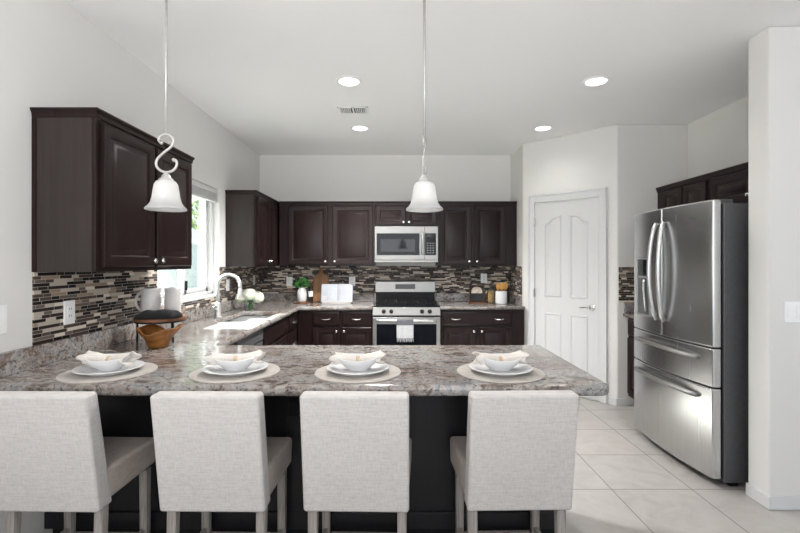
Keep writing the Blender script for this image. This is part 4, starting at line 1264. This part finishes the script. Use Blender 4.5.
# cookbook on a stand
t = thing('book_stand', 'clear stand holding the open cookbook on the back counter', 'book stand', (0, 0, 0))
MB().box(-0.17, 0.17, -0.07, 0.06, 0, 0.006).build('foot_plate', 'stoneware', t, bevel=0.002)
MB().box(-0.16, 0.16, -0.066, -0.060, 0.006, 0.030).build('lip', 'stoneware', t, bevel=0.002)
m = MB(); m.frustum([(-0.14, -0.004, 0.0055), (0.14, -0.004, 0.0055), (0.14, 0.004, 0.0055), (-0.14, 0.004, 0.0055)], [(-0.14, 0.052, 0.20), (0.14, 0.052, 0.20), (0.14, 0.060, 0.20), (-0.14, 0.060, 0.20)])
m.build('back_plate', 'plastic', t)
t.location = (-0.70, 5.36, ZT + 0.0005)
def book():
    t = thing('cookbook', 'open cookbook with white pages propped beside the cutting board', 'book', (0, 0, 0))
    m = MB(); m.box(-0.196, 0.196, 0.010, 0.014, 0, 0.232); m.build('cover', 'slate', t)
    for s in (-1, 1):
        m = MB()
        N = 10
        front = []; 
        for k in range(N + 1):
            f = k / N
            front.append((s * (0.001 + 0.188 * f), 0.0095 - 0.004 - 0.014 * math.sin(PI * min(1, f * 1.0)) ** 0.7 * (1 - 0.5 * f)))
        plan = front + [(s * 0.189, 0.0097), (s * 0.001, 0.0097)]
        m.prism(plan, 0.004, 0.228)
        m.build('page_block', 'page', t, smooth=True)
    m = MB(); m.rings([[(x, y, z) for x, y, z in ((-0.175, 0.0002, 0.028), (-0.125, -0.0068, 0.028), (-0.125, -0.0068, 0.085), (-0.175, 0.0002, 0.085))], [(x, y, z) for x, y, z in ((-0.175, -0.0005, 0.028), (-0.125, -0.0075, 0.028), (-0.125, -0.0075, 0.085), (-0.175, -0.0005, 0.085))]])
    m.build('printed_photo', 'stoneware', t)
    t.location = (-0.70, 5.328, ZT + 0.008); t.rotation_euler = (R(-16), 0, 0)
book()

# ------------------------------------------------------------------ back counter, right of the range
t = thing('wooden_plaque', 'small framed slate plaque with a pale dome motif, leaning beside the jar', 'plaque', (0, 0, 0))
w2, h = 0.088, 0.205
m = MB(); m.box(-w2, -w2 + 0.014, -0.02, 0.02, 0, h); m.box(w2 - 0.014, w2, -0.02, 0.02, 0, h); m.box(-w2 + 0.014, w2 - 0.014, -0.02, 0.02, 0, 0.014); m.box(-w2 + 0.014, w2 - 0.014, -0.02, 0.02, h - 0.014, h)
m.build('frame', 'darkframe', t, bevel=0.002)
MB().box(-w2 + 0.014, w2 - 0.014, 0.004, 0.012, 0.014, h - 0.014).build('backing', 'slate', t)
m = MB(); ol = [(0.066 * math.cos(PI * k / 16), 0.105 + 0.080 * math.sin(PI * k / 16) ** 0.7) for k in range(17)]
m.rings([[(x, -0.004, z) for x, z in ol], [(x, 0.004, z) for x, z in ol]]); m.build('dome_motif', 'loaf', t)
MB().box(-0.10, 0.10, -0.045, 0.045, -0.014, -0.0005).build('foot_board', 'trivet', t, bevel=0.002)
t.location = (0.985, 5.36, ZT + 0.0145)
t = thing('storage_jar', 'glass jar of brown dry goods with a knobbed lid beside the white crock', 'jar', (1.155, 5.36, ZT))
MB().lathe([(0.001, 0.003), (0.040, 0.003), (0.044, 0.008), (0.044, 0.155), (0.041, 0.155), (0.041, 0.008), (0.001, 0.007)], (1.155, 5.36, ZT), 24).build('glass', 'glass', t, smooth=True)
MB().lathe([(0.001, 0.009), (0.0395, 0.009), (0.0395, 0.145), (0.001, 0.150)], (1.155, 5.36, ZT), 20).build('contents', 'crumb', t, smooth=True)
MB().lathe([(0.001, 0.1555), (0.045, 0.1555), (0.045, 0.168), (0.014, 0.172), (0.012, 0.182), (0.020, 0.192), (0.018, 0.205), (0.001, 0.210)], (1.155, 5.36, ZT), 24).build('lid', 'glass', t, smooth=True)
t = thing('utensil_crock', 'white ceramic crock in the right corner of the back counter', 'crock', (1.265, 5.30, ZT))
MB().lathe([(0.001, 0), (0.060, 0), (0.068, 0.006), (0.068, 0.145), (0.064, 0.150), (0.060, 0.145), (0.060, 0.012), (0.001, 0.010)], (1.265, 5.30, ZT + 0.0005), 32).build('pot', 'ceramic', t, smooth=True)
for i, (dx, dy, rot, wd, sl) in enumerate(((0.0, -0.01, 10, 0.030, 1), (0.035, 0.015, 40, 0.026, 0), (-0.028, 0.02, -30, 0.024, 1))):
    o = MB()
    x, y = 1.265 + dx, 5.30 + dy
    lx = dx * 0.8 + 0.012
    o.tube([(x - dx * .4, y, ZT + 0.014), (x + lx * .4, y, ZT + 0.17)], 0.006, 8)
    rings = []
    for k in range(9):
        f = k / 8
        w = wd * math.sin(PI * (0.12 + 0.80 * f)) ** 0.6
        zz = ZT + 0.165 + f * 0.085
        xx = x + lx * (.4 + .35 * f)
        rings.append([(xx + w * math.cos(2 * PI * j / 12), y + 0.006 * math.sin(2 * PI * j / 12), zz) for j in range(12)])
    o.rings(rings)
    ob = o.build('wooden_spoon', 'spoonwood', loc=(x, y, ZT + 0.014), smooth=True)
    tag(ob, ['wooden spoon standing in the white crock, front one', 'wooden spoon standing in the white crock, right one', 'wooden spoon standing in the white crock, left one'][i], 'spoon', 'wooden spoons in the crock')
t = thing('pepper_mill', 'dark wooden mill in the shadow behind the white crock', 'mill', (1.375, 5.44, ZT))
MB().lathe([(0.001, 0), (0.028, 0), (0.030, 0.01), (0.024, 0.06), (0.022, 0.10), (0.027, 0.13), (0.024, 0.138), (0.001, 0.139)], (1.375, 5.44, ZT + 0.0005), 20).build('base', 'espresso', t, smooth=True)
MB().lathe([(0.001, 0.140), (0.022, 0.141), (0.026, 0.16), (0.018, 0.185), (0.008, 0.192), (0.001, 0.198)], (1.375, 5.44, ZT), 20).build('head', 'espresso', t, smooth=True)
